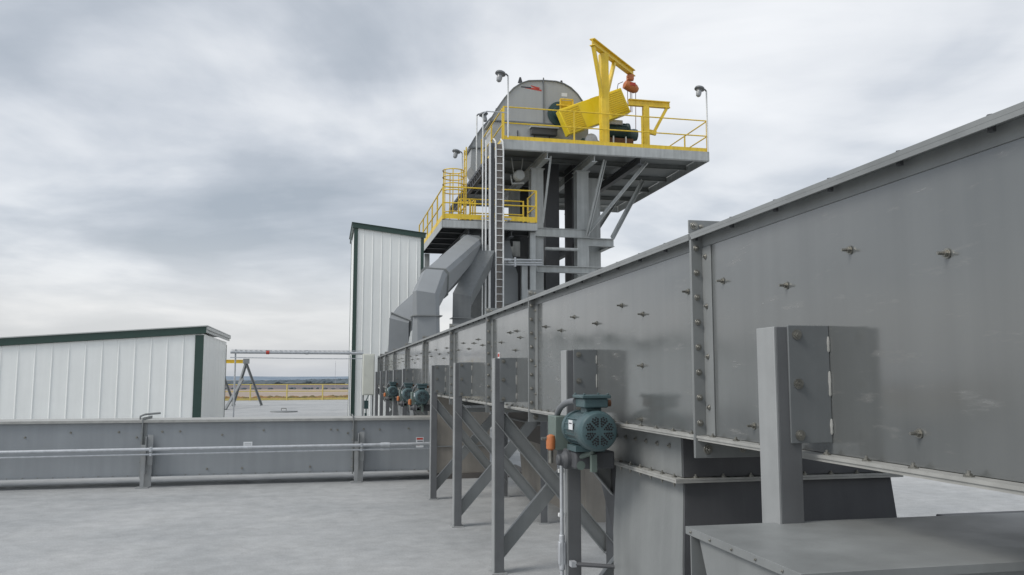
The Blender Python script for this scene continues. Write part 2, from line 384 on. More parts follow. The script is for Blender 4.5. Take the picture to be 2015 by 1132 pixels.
for a, b in zip(ends, ends[1:]):
    mb.box(CX0 - .05, CX1 + .05, a + .004, b - .004, CZ0 - .012, CZ0 - .002)
    mb.box(CX0 - .046, CX1 + .046, a + .02, b - .02, CZ0 - .022, CZ0 - .0125)
mb.mi = 1; y = CY0 + .1
while y < CY1: mb.bolt((CX0 - .026, y, CZ0 - .002), (0, 0, 1), .009, .008); y += .2
mb.build('bottom_flange', ['lip', 'bolt'], conv)
def ring(y, w=.055):
    mb = MB(); t = .008
    for dy in (0, -.0095):
        y0, y1 = y + dy - t, y + dy
        mb.box(CX0 - w, CX0 - .0005, y0, y1, CZ0 - .095, CZ1 + .001)
        mb.box(CX1 + .0005, CX1 + w, y0, y1, CZ0 - .095, CZ1 + .001)
    mb.box(CX0 - w - .004, CX0 + .16, y - t, y, CZ1 + .017, CZ1 + .075)
    mb.box(CX1 - .16, CX1 + w, y - t, y, CZ1 + .017, CZ1 + .075)
    mb.box(CX0 - .0004, CX1 + .0004, y - .017, y, CZ0 - .095, CZ0 - .023)
    mb.box(CX0 - .0055, CX0 - .0005, y - .10, y - .018, CZ0 - .001, CZ1 - .046)
    mb.mi = 1; k = 8
    for i in range(k):
        z = CZ0 + .05 + (CZ1 - .05 - CZ0 - .05) * i / (k - 1)
        mb.bolt((CX0 - .032, y - .018, z), (0, -1, 0), .0095, .008)
        if i % 2: mb.bolt((CX0 - .006, y - .055, z - .04), (-1, 0, 0), .008, .008)
    mb.bolt((CX0 - .034, y - t, CZ1 + .05), (0, -1, 0), .013, .010); mb.bolt((CX0 - .0, y - t, CZ1 + .047), (0, -1, 0), .008, .006)
    mb.bolt((CX0 + .0, y - .018, CZ0 - .06), (0, -1, 0), .014, .012); mb.bolt((CX0 + .16, y - .018, CZ0 - .06), (0, -1, 0), .011, .010)
    return mb
jf = ring(joints[1]).build('joint_flange', ['steel', 'bolt'], conv, bevel=.0015)
for y in [joints[0]] + joints[2:]: pcopy(jf, (0, y - joints[1], 0), conv)
# end plate
mb = MB(); mb.box(CX0 - .05, CX1 + .05, CY1 + .001, CY1 + .012, CZ0 - .05, CZ1 + .05); mb.build('end_plate', 'steel', conv)
# studs on the face
mb = MB(); mb.bolt((0 + CX0 - .0005, 4.01, 1.92), (-1, 0, 0), .0095, .013); mb.cyl((CX0, 4.01, 1.92), (CX0 - .031, 4.01, 1.92), .0045, 8)
st = mb.build('stud', 'bolt', conv)
studs = [(2.64, 1.92), (2.27, 1.99), (1.86, 1.92), (3.12, 1.99), (3.46, 1.98), (4.32, 1.99), (4.76, 1.92), (5.22, 1.99), (5.53, 1.92), (5.95, 1.97), (4.03, 1.66), (4.05, 1.39),
         (6.78, 1.93), (7.17, 1.99), (7.54, 1.92), (6.9, 1.99), (8.49, 1.93), (9.01, 1.97), (9.34, 1.92), (9.73, 2.0), (8.75, 2.0), (10.1, 1.93), (2.0, 1.45), (6.95, 1.83), (2.9, 1.42)]
y = 10.9
while y < 23:
    studs += [(y, 1.92), (y + .22, 1.99), (y + .95, 1.93), (y + 1.3, 2.0), (y + .5, 1.86)]; y += 1.9
for y, z in studs: pcopy(st, (0, y - 4.01, z - 1.92), conv)
# rust drips / small label
mb = MB(); mb.box(CX0 - .0025, CX0 - .0005, 7.62, 7.70, 1.70, 1.83); mb.mi = 1; mb.box(CX0 - .0045, CX0 - .003, 7.63, 7.69, 1.79, 1.82)
mb.box(CX0 - .0045, CX0 - .003, 7.63, 7.69, 1.72, 1.735); mb.box(CX0 - .0045, CX0 - .003, 7.64, 7.68, 1.745, 1.755)
mb.build('safety_label', ['white2', 'red'], conv)
# legs (near and far side) with bracket plates
LX = 1.38; LY = [-1.85, .35, 2.52, 4.88, 7.03, 9.25, 11.34, 15.65, 17.8, 19.95, 22.1, 24.25]
def leg(side, y):
    mb = MB(); w = .11; t = .009
    x0 = LX if side < 0 else CX0 + CX1 - LX
    s_ = 1 if side < 0 else -1
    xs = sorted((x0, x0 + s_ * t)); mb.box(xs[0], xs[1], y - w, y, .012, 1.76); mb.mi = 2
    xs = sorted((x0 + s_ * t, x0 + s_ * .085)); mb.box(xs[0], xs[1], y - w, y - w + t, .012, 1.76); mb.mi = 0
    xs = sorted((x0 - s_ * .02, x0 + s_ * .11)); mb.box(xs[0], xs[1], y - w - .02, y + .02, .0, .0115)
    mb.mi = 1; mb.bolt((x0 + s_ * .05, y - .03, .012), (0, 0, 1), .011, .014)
    o = mb.build('leg', ['legface', 'bolt', 'legweb_shade'], conv, bevel=.002)
    mb = MB(); xf = CX0 - .001 if side < 0 else CX1 + .001
    xs = sorted((x0 + s_ * .045, xf)); mb.box(xs[0], xs[1], y - w - .0085, y - w - .0005, 1.395, 1.765)
    xs = sorted((x0 + s_ * .0100, xf)); mb.box(xs[0], xs[1], y - w + .0095, y - .002, 1.745, 1.7525)
    b = mb.build('bracket_plate', 'plate', o, bevel=.002)
    for z in (1.735, 1.58, 1.42):
        mb = MB(); mb.bolt((x0 + s_ * .075, y - w - .009, z), (0, -1, 0), .0115, .009); mb.build('bolt', 'bolt', o)
    # weld beads where the plate meets the casing
    for z0, z1 in ((1.42, 1.47), (1.54, 1.62), (1.68, 1.73)):
        mb = MB(); mb.lathe((xf - s_ * .003, y - w - .009, z0), (0, 0, 1), [(0, .002), (.006, .005), ((z1 - z0) * .4, .0042), ((z1 - z0) * .6, .0055), (z1 - z0 - .006, .004), (z1 - z0, .002)], 8); mb.build('weld', 'lip', o)
    return o
lg = leg(-1, LY[2]); lf = leg(1, LY[2])
def brace(y):
    mb = MB(); xa, xb = LX + .05, CX0 + CX1 - LX - .05
    mb.chan((xa, y - .07, 1.27), (xb, y - .07, .16), .05, .115, .008, up=(0, 0, 1))
    a = mb.build('cross_brace', 'steel', conv, bevel=.0015)
    mb = MB(); mb.chan((xb, y - .002, 1.20), (xa, y - .002, .13), .05, .115, .008, up=(0, 0, 1))
    b = mb.build('cross_brace', 'steel', conv, bevel=.0015)
    return a, b
ba, bb = brace(LY[2])
for y in LY[:2] + LY[3:]:
    for o in (lg, lf, ba, bb): pcopy(o, (0, y - LY[2], 0), conv)
for o in (ba, bb): bpy.data.objects.remove(o)

# ------------------------------------------------------------ gate motors hanging at the conveyor side
def motor():
    X, Y, Z = 1.375, 4.16, 1.325
    t = thing('gate_motor', 'nearest teal electric motor under a square junction box at the conveyor side', 'motor', (X, Y + .2, Z - .12), 'teal gate motors along the conveyor')
    mb = MB(); mb.lathe((X, Y + .10, Z), (0, 1, 0), [(0, .088), (.22, .088), (.222, .096), (.26, .096), (.262, .06), (.32, .05)], 40)
    for k in range(20):
        a = 2 * math.pi * k / 20; c, s_ = math.cos(a), math.sin(a)
        if s_ > .8: continue
        mb.bar((X + c * .088, Y + .10, Z + s_ * .088), (X + c * .088, Y + .31, Z + s_ * .088), .004, .016, up=(c, 0, s_))
    mb.box(X - .08, X + .08, Y + .14, Y + .3, Z - .115, Z - .085)
    mb.build('motor_body', 'teal', t)
    mb = MB(); mb.lathe((X, Y - .02, Z), (0, 1, 0), [(0, .03), (.0, .074), (.006, .092), (.02, .101), (.035, .104), (.11, .104), (.118, .100)], 48)
    fc = mb.build('fan_cover', 'teal', t)
    mb = MB()                                             # eight-armed grille of punched holes
    for k in range(8):
        a = 2 * math.pi * (k + .5) / 8
        for rr, da, hr in ((.028, 0, .0045), (.040, -.14, .005), (.040, .14, .005), (.052, -.2, .0055), (.052, 0, .004), (.052, .2, .0055), (.064, -.24, .005), (.064, .24, .005), (.064, 0, .005), (.073, -.12, .004), (.073, .12, .004)):
            x, z = X + rr * math.cos(a + da), Z + rr * math.sin(a + da)
            mb.cyl((x, Y - .0208, z), (x, Y - .0195, z), hr * 1.15, 6)
    mb.build('grille_hole', 'black', fc)
    mb = MB(); mb.box(X - .1015, X - .0985, Y + .13, Y + .2, Z + .0, Z + .05); mb.mi = 1; mb.box(X - .1025, X - .1017, Y + .14, Y + .19, Z + .03, Z + .036); mb.build('name_plate', ['white2', 'ink'], t)
    mb = MB(); mb.box(X - .062, X + .068, Y + .04, Y + .2, Z + .118, Z + .166); mb.box(X - .04, X + .045, Y + .08, Y + .18, Z + .085, Z + .118)
    jb = mb.build('junction_box', 'teal', t, bevel=.006)
    mb = MB(); mb.box(X - .075, X + .08, Y + .028, Y + .212, Z + .1665, Z + .184)
    for dx in (-.062, .066):
        for dy in (.04, .2): mb.cyl((X + dx, Y + dy, Z + .184), (X + dx, Y + dy, Z + .192), .008, 6)
    mb.build('lid', 'teal', jb, bevel=.004)
    mb = MB(); mb.cyl((X + .07, Y + .1, Z + .14), (X + .10, Y + .1, Z + .14), .018, 12); mb.build('plug', 'rust', jb)
    mb = MB(); pts = []
    for k in range(13):
        a = k / 12 * math.pi / 2
        pts.append((X - .062 - .035 * math.sin(a) * .6, Y + .2 + .30 * math.sin(a), Z + .148 - .11 * (1 - math.cos(a))))
    mb.tube(pts, .017, 12); mb.build('flexible_conduit', 'lamp', t)
    mb = MB(); mb.box(X - .115, X - .035, Y + .42, Y + .58, Z - .13, Z + .06); cb = mb.build('control_box', 'green_box', t, bevel=.006)
    mb = MB(); mb.lathe((X - .135, Y + .44, Z - .13), (0, 0, 1), [(0, .012), (.01, .026), (.06, .028), (.08, .022), (.088, .008)], 20); mb.build('signal_lamp', 'orange', cb)
    mb = MB(); mb.cyl((X - .135, Y + .44, Z - .2), (X - .135, Y + .44, Z - .13), .014, 10); mb.build('gland', 'bolt', cb)
    mb = MB(); mb.cyl((X - .19, Y + .44, Z - .065), (X - .115, Y + .44, Z - .065), .009, 8); mb.build('switch_lever', 'bolt', cb)
    mb = MB(); mb.box(X - .07, X + .15, Y + .18, Y + .55, Z - .21, Z - .118); mb.lathe((X - .0, Y + .3, Z - .17), (-1, 0, 0), [(0, .05), (.1, .05), (.11, .03), (.14, .03)], 20)
    mb.build('gearbox', 'dark', t, bevel=.01)
    mb = MB(); mb.lathe((X - .04, Y + .33, Z - .19), (0, -1, 0), [(0, .03), (.05, .03), (.055, .018), (.12, .018), (.125, .024), (.15, .024)], 16)
    mb.cyl((X - .05, Y + .2, Z - .15), (X + .02, Y + .14, Z - .115), .015, 10); mb.box(X + .0, X + .03, Y + .12, Y + .15, Z - .22, Z - .13)
    mb.build('fitting', 'green_box', t)
    return t
m0 = motor()
for y, lb in ((12.30, 'second teal motor along the conveyor, just beyond the fifth steel leg'), (14.35, 'third teal motor along the conveyor, small and side by side with the second'), (17.7, 'farthest teal motor, close to the white cabinet at the conveyor end')):
    c = copy_tree(m0, (-.01, y - 4.34, 0)); c['label'] = lb
# conduit running down the leg under the nearest motor
t = thing('leg_conduit', 'thin galvanised conduit strapped down the steel leg under the nearest motor', 'conduit', (1.355, 4.8, 0))
mb = MB(); mb.cyl((1.352, 4.78, .0), (1.352, 4.78, 1.19), .011, 12); mb.build('pipe', 'galvd', t)
mb = MB(); mb.box(1.332, 1.372, 4.765, 4.8, .53, .66); mb.cyl((1.352, 4.78, .5), (1.352, 4.78, .7), .017, 12); mb.build('conduit_body', 'galvd', t, bevel=.006)
for z in (.3, .8, 1.05):
    mb = MB(); mb.box(1.335, 1.372, 4.775, 4.80, z, z + .02); mb.build('strap', 'galv', t)
t = thing('brace_conduit', 'short horizontal conduit from the motor leg to the grey inlet box', 'conduit', (1.5, 4.74, .55))
mb = MB(); mb.cyl((1.40, 4.72, .545), (1.75, 4.5, .55), .012, 10); mb.build('pipe', 'dark', t)
mb = MB(); mb.box(1.385, 1.415, 4.70, 4.75, .53, .56); mb.build('clamp', 'galvd', t)

# ------------------------------------------------------------ inlet box under the conveyor and near hopper
t = thing('discharge_box', 'large flanged grey discharge box standing under the big conveyor', 'chute', (2.2, 4.2, 0))
mb = MB(); mb.box(1.62, 2.72, 3.69, 5.15, 1.14, 1.335); mb.mi = 1
for k in range(9): mb.bolt((1.6195, 3.82 + k * .15, 1.275), (-1, 0, 0), .009, .008)
mb.build('collar', ['steel', 'bolt'], t, bevel=.003)
mb = MB(); mb.box(1.575, 2.76, 3.65, 5.2, 1.118, 1.128); mb.box(1.575, 2.76, 3.65, 5.2, 1.129, 1.138); mb.mi = 1
for k in range(11):
    mb.bolt((1.597, 3.72 + k * .145, 1.138), (0, 0, 1), .009, .009); mb.bolt((1.597, 3.72 + k * .145, 1.118), (0, 0, -1), .008, .012)
for k in range(9): mb.bolt((1.68 + k * .14, 3.67, 1.138), (0, 0, 1), .009, .009)
mb.build('flange', ['lip', 'bolt'], t)
mb = MB(); b0 = [(1.63, 3.70), (2.72, 3.70), (2.72, 4.62), (1.63, 4.62)]; b1 = [(1.60, 3.66), (2.74, 3.66), (2.74, 4.6), (1.60, 4.6)]
mb.loft([[(x, y, 1.117) for x, y in b0], [(x, y, .75) for x, y in b1], [(x, y, 0) for x, y in b1]]); mb.build('body', 'steel', t, bevel=.003)
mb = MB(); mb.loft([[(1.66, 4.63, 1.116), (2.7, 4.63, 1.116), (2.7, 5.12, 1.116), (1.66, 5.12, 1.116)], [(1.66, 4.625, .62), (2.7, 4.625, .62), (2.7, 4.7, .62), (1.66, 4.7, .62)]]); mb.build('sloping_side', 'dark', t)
mb = MB(); mb.loft([[(1.635, 3.686, 1.116), (2.715, 3.686, 1.116), (2.715, 3.697, 1.116), (1.635, 3.697, 1.116)], [(1.605, 3.646, .75), (2.735, 3.646, .75), (2.735, 3.657, .75), (1.605, 3.657, .75)], [(1.605, 3.646, 0), (2.735, 3.646, 0), (2.735, 3.657, 0), (1.605, 3.657, 0)]]); mb.box(1.625, 2.715, 3.676, 3.688, 1.142, 1.333); mb.build('near_shade_panel', 'shade', t)  # added dark sheet, painting the conveyor's shadow onto the box's near side

t = thing('inlet_hood', 'low grey sheet metal hood with a flat lid in the bottom right corner', 'hopper', (2.1, 2.1, 0))
mb = MB(); mb.box(1.08, 3.3, 1.80, 2.44, 1.128, 1.15); mb.mi = 1
for k in range(5): mb.bolt((1.0795, 1.88 + k * .13, 1.139), (-1, 0, 0), .004, .003, False)
mb.build('lid', ['steel', 'bolt'], t, bevel=.003)
mb = MB(); mb.loft([[(1.095, 1.83, 1.127), (3.25, 1.83, 1.127), (3.25, 2.38, 1.127), (1.095, 2.38, 1.127)], [(1.095, 1.83, .2), (3.25, 1.83, .2), (3.25, 1.93, .2), (1.095, 1.93, .2)]]); mb.build('tapered_body', 'steel', t, bevel=.003)
for x, y in ((1.13, 2.40), (3.2, 2.40)):
    mb = MB(); mb.angle((x, y, 0), (x, y, 1.127), .05, .05, .006); mb.build('leg', 'steel', t)
t = thing('boot_housing', 'dark steel housing in shadow beneath the near end of the conveyor', 'housing', (2.5, 3.1, 0))
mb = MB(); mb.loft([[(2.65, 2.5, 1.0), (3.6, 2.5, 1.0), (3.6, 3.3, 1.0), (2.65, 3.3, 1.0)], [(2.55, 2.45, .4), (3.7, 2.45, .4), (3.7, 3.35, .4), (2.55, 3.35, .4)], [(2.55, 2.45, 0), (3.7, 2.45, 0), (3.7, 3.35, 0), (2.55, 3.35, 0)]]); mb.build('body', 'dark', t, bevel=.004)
mb = MB(); mb.lathe((3.0, 3.0, 1.16), (1, 0, 0), [(0, .04), (0, .17), (.3, .17), (.3, .04)], 28); mb.build('drum', 'black', t)

# ------------------------------------------------------------ cross conveyor
XY = 13.45
cc = thing('cross_conveyor', 'low blue grey drag conveyor lying across the deck in front of the sheds', 'conveyor', (-1, XY + .4, 0))
x0, x1 = -9.5, 1.72
jx = [-8.85, -5.73, -2.62, .44]
mb = MB(); e = [x0] + jx + [x1]
for a, b in zip(e, e[1:]): mb.box(a + .001, b - .001, XY, XY + .62, .16, .955)
mb.build('casing', 'blue_steel', cc)
mb = MB()
for a, b in zip(e, e[1:]): mb.box(a + .003, b - .003, XY - .05, XY + .67, .957, .972); mb.box(a + .003, b - .003, XY - .05, XY - .044, .935, .9565)
mb.build('cover', 'lip', cc)
mb = MB()
for a, b in zip(e, e[1:]): mb.box(a + .003, b - .003, XY - .04, XY + .66, .148, .158)
mb.mi = 1; x = x0 + .1
while x < x1: mb.bolt((x, XY - .02, .158), (0, 0, 1), .008, .008); x += .2
mb.build('bottom_flange', ['blue_steel', 'bolt'], cc)
mb = MB(); jy = jx[2]
mb.box(jy - .008, jy, XY - .055, XY - .0005, .12, 1.01); mb.box(jy + .0015, jy + .009, XY - .055, XY - .0005, .12, 1.01); mb.box(jy + .0095, jy + .06, XY - .006, XY - .0005, .17, .93)
mb.box(jy - .008, jy, XY - .05, XY + .67, .973, 1.01)
mb.mi = 1
for k in range(6): mb.bolt((jy - .008, XY - .03, .22 + k * .14), (-1, 0, 0), .01, .009)
j0 = mb.build('joint_flange', ['steel', 'bolt'], cc, bevel=.0015)
mb = MB(); lx = jy + .02
mb.box(lx, lx + .055, XY - .17, XY - .16, .012, .62); mb.box(lx + .056, lx + .064, XY - .17, XY - .0075, .2, .74); mb.box(lx - .05, lx + .12, XY - .22, XY - .02, 0, .0115)
mb.box(lx + .075, lx + .15, XY - .11, XY - .10, .32, .76); mb.box(lx + .02, lx + .14, XY - .09, XY - .08, .012, .45)
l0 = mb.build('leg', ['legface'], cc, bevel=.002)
for x in (jx[0], jx[1], jx[3]):
    pcopy(j0, (x - jx[2], 0, 0), cc); pcopy(l0, (x - jx[2], 0, 0), cc)
mb = MB(); mb.bolt((-2.1, XY - .0005, .80), (0, -1, 0), .012, .014)
s0 = mb.build('stud', 'bolt', cc)
for x, z in ((-2.95, .80), (-2.35, .8), (-.9, .8), (.2, .79), (-1.5, .74), (.85, .79), (1.3, .8), (-2.7, .72), (-3.6, .8), (-4.2, .74), (-4.9, .8), (.36, .74), (-1.7, .24), (-1.2, .24), (-.2, .24), (.1, .8), (.6, .8), (-6.2, .8)): pcopy(s0, (x + 2.1, 0, z - .8), cc)
mb = MB(); mb.box(-1.19, -1.06, XY - .003, XY - .0008, .52, .63); mb.mi = 1
for k in range(4): mb.box(-1.175, -1.075, XY - .0042, XY - .0032, .54 + k * .02, .546 + k * .02)
mb.build('maker_label', ['white2', 'blue_steel'], cc)
mb = MB(); mb.box(1.42, 1.54, XY - .003, XY - .0008, .50, .66); mb.mi = 1; mb.box(1.43, 1.53, XY - .0042, XY - .0032, .62, .65); mb.box(1.44, 1.48, XY - .0042, XY - .0032, .53, .58); mb.mi = 2
mb.box(1.49, 1.53, XY - .0042, XY - .0032, .55, .57); mb.box(1.44, 1.53, XY - .0042, XY - .0032, .59, .605)
mb.build('warning_label', ['white2', 'red', 'ink'], cc)
mb = MB(); mb.tube([(-2.66, XY - .02, .98), (-2.66, XY - .02, 1.03), (-2.6, XY + .0, 1.055), (-2.4, XY + .08, 1.07)], .016, 8); mb.build('handle', 'steel', cc)
def pipe(label, y, z0, z1, r):
    t = thing('conduit_run', label, 'pipe', (-1, y, z0), None)
    mb = MB(); mb.tube([(-9.4, y, z0), (1.3, y, z1), (1.62, y + .05, z1 + .0)], r, 12); mb.build('pipe', 'galvd', t)
    for x in (-5.6, -2.45, .56):
        zz = z0 + (z1 - z0) * (x + 9.4) / 10.7
        mb = MB(); mb.box(x - .015, x + .015, y - r - .004, y + .045, zz - r - .008, zz + r + .008); mb.build('clamp', 'galvd', t, bevel=.002)
    mb = MB(); zz = z0 + (z1 - z0) * (.95 + 9.4) / 10.7; mb.cyl((.85, y, zz - .002), (.99, y, zz - .002), r * 1.5, 12); mb.build('coupling', 'galvd', t)
pipe('upper and thicker galvanised pipe across the front of the low conveyor', XY - .27, .54, .575, .024)
pipe('lower and thinner galvanised pipe across the front of the low conveyor', XY - .26, .46, .505, .014)
# bin wall under the big conveyor
t = thing('transfer_bin', 'beige grey sheet bin under the big conveyor where the low conveyor arrives', 'bin', (2.2, 14, 0))
mb = MB(); mb.box(1.74, 2.62, 13.5, 14.6, .08, 1.33); mb.build('body', 'beige', t, bevel=.003)
mb = MB(); mb.box(1.72, 2.64, 13.47, 14.62, .50, .515); mb.build('seam_flange', 'steel', t)
mb = MB(); mb.box(1.75, 3.3, 13.45, 14.65, .0, .078); mb.build('base', 'brown', t)
t = thing('rear_hopper', 'dark hopper with two thin pipes on the far side of the braced legs', 'hopper', (3.1, 10.5, 0))
mb = MB(); mb.loft([[(2.72, 8.6, 1.30), (3.7, 8.6, 1.30), (3.7, 12.6, 1.30), (2.72, 12.6, 1.30)], [(2.72, 8.6, 1.0), (3.7, 8.6, 1.0), (3.7, 12.6, 1.0), (2.72, 12.6, 1.0)], [(2.8, 9.0, .72), (3.62, 9.0, .72), (3.62, 12.3, .72), (2.8, 12.3, .72)]]); mb.build('body', 'brown', t)
mb = MB(); mb.box(2.68, 3.74, 8.56, 12.64, .985, .998); mb.build('flange', 'steel', t)
mb = MB(); mb.loft([[(2.82, 9.02, .719), (3.6, 9.02, .719), (3.6, 12.28, .719), (2.82, 12.28, .719)], [(2.86, 9.1, 0), (3.55, 9.1, 0), (3.55, 12.2, 0), (2.86, 12.2, 0)]]); mb.build('spout', 'beige', t)
for y in (8.9, 9.5):
    mb = MB(); mb.cyl((2.66, y, .35), (2.66, y, 1.33), .025, 10); mb.build('pipe', 'galvd', t)
t = thing('slide_gate', 'small grey slide gate box under the conveyor behind the fourth leg', 'gate', (1.9, 9.8, 1.2))
mb = MB(); mb.box(1.62, 1.98, 10.2, 10.6, 1.18, 1.335); mb.build('frame', 'steel', t, bevel=.004)
mb = MB(); mb.box(1.60, 1.9, 9.95, 10.19, 1.24, 1.27); mb.cyl((1.7, 9.9, 1.255), (1.7, 10.2, 1.255), .012, 8); mb.build('gate_plate', 'galvd', t)
# second bank of legs and chute beyond
for i, (y, lb) in enumerate(((16.2, 'nearer dark discharge spout beneath the far half of the conveyor'), (19.0, 'farther dark discharge spout beneath the conveyor near the white cabinet'))):
    t = thing('discharge_spout', lb, 'chute', (1.9, y, 0), 'discharge spouts beneath the conveyor')
    mb = MB(); mb.loft([[(1.62, y, 1.33), (2.2, y, 1.33), (2.2, y + .9, 1.33), (1.62, y + .9, 1.33)], [(1.75, y + .2, .0), (2.1, y + .2, .0), (2.1, y + .6, .0), (1.75, y + .6, .0)]]); mb.build('spout', 'plate', t)
    mb = MB(); mb.box(1.59, 2.23, y - .03, y + .93, 1.2, 1.215); mb.build('flange', 'steel', t)

# ------------------------------------------------------------ sheds
def ribs(mb, axis, a, b, c, z0, zf, step, out):
    x = a + step
    while x < b - .05:
        z1 = zf(x)
        if axis == 'x': mb.prism([(x - .018, c), (x + .018, c), (x + .007, c + out), (x - .007, c + out)] if out < 0 else [(x - .018, c), (x - .007, c + out), (x + .007, c + out), (x + .018, c)], 'z', z0, z1)
        else: mb.prism([(c, x - .018), (c, x + .018), (c + out, x + .007), (c + out, x - .007)], 'z', z0, z1)
        x += step
t = thing('metal_shed', 'low white corrugated shed with dark green corner and sloping roof, left edge', 'shed', (-6, 22, 0))
sx0, sx1, sy0, sy1 = -10.5, -2.72, 20.0, 24.6
zt = lambda x: 2.58 + .075 * (x - sx1)
mb = MB(); mb.prism([(sx0, 0), (sx1, 0), (sx1, zt(sx1)), (sx0, zt(sx0))], 'y', sy0, sy1)
ribs(mb, 'x', sx0, sx1 - .15, sy0, 0, lambda x: zt(x) - .02, .335, -.014); ribs(mb, 'y', sy0, sy1, sx1, 0, lambda y: 2.56, .6, .006)
mb.build('wall', 'white', t)
mb = MB(); mb.box(sx1 - .16, sx1 + .012, sy0 - .024, sy0 - .0165, 0, zt(sx1) - .03); mb.box(sx1 + .0125, sx1 + .019, sy0 - .024, sy0 + .03, 0, 2.55); mb.build('corner_trim', 'greentrim', t)
mb = MB(); mb.box(sx1 + .008, sx1 + .014, sy1 - .05, sy1 + .01, 0, 2.5); mb.build('corner_trim', 'greentrim', t)
mb = MB(); a, b = sx0 - .2, sx1 + .07
mb.prism([(a, zt(a) + .005), (b, zt(b) + .005), (b, zt(b) + .16), (a, zt(a) + .16)], 'y', sy0 - .06, sy0 - .03); mb.build('fascia', 'greentrim', t)
mb = MB(); mb.prism([(a, zt(a) + .162), (b + .03, zt(b) + .162), (b + .03, zt(b) + .185), (a, zt(a) + .185)], 'y', sy0 - .09, sy1 + .12); mb.build('roof', 'trimlight', t)
mb = MB(); mb.prism([(sy0 - .03, zt(b) + .03), (sy1 + .1, zt(b) + .03), (sy1 + .1, zt(b) + .16), (sy0 - .03, zt(b) + .16)], 'x', b - .03, b)
mb.prism([(sy0 - .05, zt(b) + .09), (sy1 + .11, zt(b) + .09), (sy1 + .11, zt(b) + .155), (sy0 - .05, zt(b) + .155)], 'x', b + .001, b + .03)
mb.build('gutter', 'trimlight', t)

t = thing('tall_shed', 'tall narrow white corrugated enclosure with dark green trim beside the tower', 'shed', (1.9, 28.6, 0))
X0, X1, Y0, Y1 = .80, 3.02, 27.0, 30.2
zt2 = lambda x: 6.38 - .115 * (x - X0)
mb = MB(); mb.prism([(X0, 0), (X1, 0), (X1, zt2(X1)), (X0, zt2(X0))], 'y', Y0, Y1)
ribs(mb, 'x', X0 + .02, X1 - .1, Y0, 0, lambda x: zt2(x) - .02, .285, -.016)
mb.build('wall', 'white', t)
for xa, xb in ((X0 - .012, X0 + .11), (X1 - .09, X1 + .012)):
    mb = MB(); mb.box(xa, xb, Y0 - .026, Y0 - .018, 0, zt2(xa) - .02); mb.build('corner_trim', 'greentrim', t)
mb = MB(); mb.box(X0 - .012, X0 - .003, Y0 - .017, Y0 + .05, 0, zt2(X0)); mb.box(X0 - .012, X0 - .003, Y1 - .12, Y1, 0, zt2(X0)); mb.build('corner_trim', 'greentrim', t)
mb = MB(); a, b = X0 - .06, X1 + .06
mb.prism([(a, zt2(a) - .01), (b, zt2(b) - .01), (b, zt2(b) + .14), (a, zt2(a) + .14)], 'y', Y0 - .07, Y0 - .03); mb.prism([(Y0 - .029, 6.36), (Y1 + .05, 6.36), (Y1 + .05, 6.5), (Y0 - .029, 6.5)], 'x', X0 - .06, X0 - .02)
mb.build('fascia', 'greentrim', t)
mb = MB(); mb.prism([(a - .03, zt2(a) + .142), (b + .03, zt2(b) + .142), (b + .03, zt2(b) + .16), (a - .03, zt2(a) + .16)], 'y', Y0 - .1, Y1 + .1); mb.build('roof', 'greentrim', t)
mb = MB(); mb.tube([(X0 - .05, Y0 - .06, 0), (X0 - .05, Y0 - .06, 2.3)], .02, 8); mb.build('downpipe', 'galvd', t)

# cabinet beside tall shed
t = thing('electrical_cabinet', 'cream electrical cabinet on a frame at the far conveyor end', 'cabinet', (1.2, 24.4, 0))
mb = MB(); mb.box(1.03, 1.36, 24.3, 24.55, 1.1, 2.27); mb.build('box', 'cream', t, bevel=.01)
mb = MB(); mb.box(1.05, 1.34, 24.285, 24.2985, 1.13, 2.24); mb.cyl((1.08, 24.285, 1.7), (1.08, 24.26, 1.7), .015, 8); mb.build('door', 'cream', t, bevel=.004)
for x in (1.06, 1.33):
    mb = MB(); mb.box(x - .02, x + .02, 24.4, 24.44, 0, 1.1); mb.build('leg', 'steel', t)
mb = MB(); mb.box(1.08, 1.2, 24.2, 24.3, .72, .95); mb.box(1.10, 1.16, 24.2, 24.28, .42, .6); mb.tube([(1.14, 24.25, .2), (1.14, 24.25, .95), (1.2, 24.3, 1.1)], .015, 8); mb.build('valve_box', 'teald', t)

# overhead pipes between the sheds
t = thing('overhead_pipe', 'thick galvanised pipe spanning level between the two white sheds', 'pipe', (-.8, 25.7, 2.33))
mb = MB(); mb.cyl((-2.72, 25.7, 2.335), (1.1, 25.7, 2.325), .045, 14); mb.build('pipe', 'galvd', t)
for x in (-1.72, -.6, .6):
    mb = MB(); mb.cyl((x, 25.7, 2.333), (x + .09, 25.7, 2.333), .058, 14); mb.build('coupling', 'red' if x == -1.72 else 'galvd', t)
mb = MB()
for k in range(26): mb.box(-2.6 + k * .14, -2.53 + k * .14, 25.66, 25.70, 2.385, 2.40)
mb.bar((-2.7, 25.68, 2.40), (1.1, 25.68, 2.395), .02, .012); mb.build('cable_tray', 'galvd', t)
t = thing('thin_overhead_pipe', 'thin copper grey pipe sagging just below the thick overhead pipe', 'pipe', (-.8, 25.7, 2.17))
mb = MB(); mb.tube([(-2.72, 25.68, 2.18), (-1.7, 25.68, 2.17), (-.6, 25.68, 2.158), (.5, 25.68, 2.155), (1.2, 25.68, 2.17)], .012, 8); mb.build('pipe', 'galvd', t)
mb = MB(); mb.box(-2.34, -2.30, 25.65, 25.70, 2.165, 2.185); mb.build('clamp', 'galvd', t)
t = thing('pipe_support', 'thin pole holding the overhead pipes beside the low white shed', 'post', (-2.58, 25.72, 0))
mb = MB(); mb.cyl((-2.585, 25.76, 0), (-2.585, 25.76, 2.42), .024, 10); mb.build('pole', 'galvd', t)
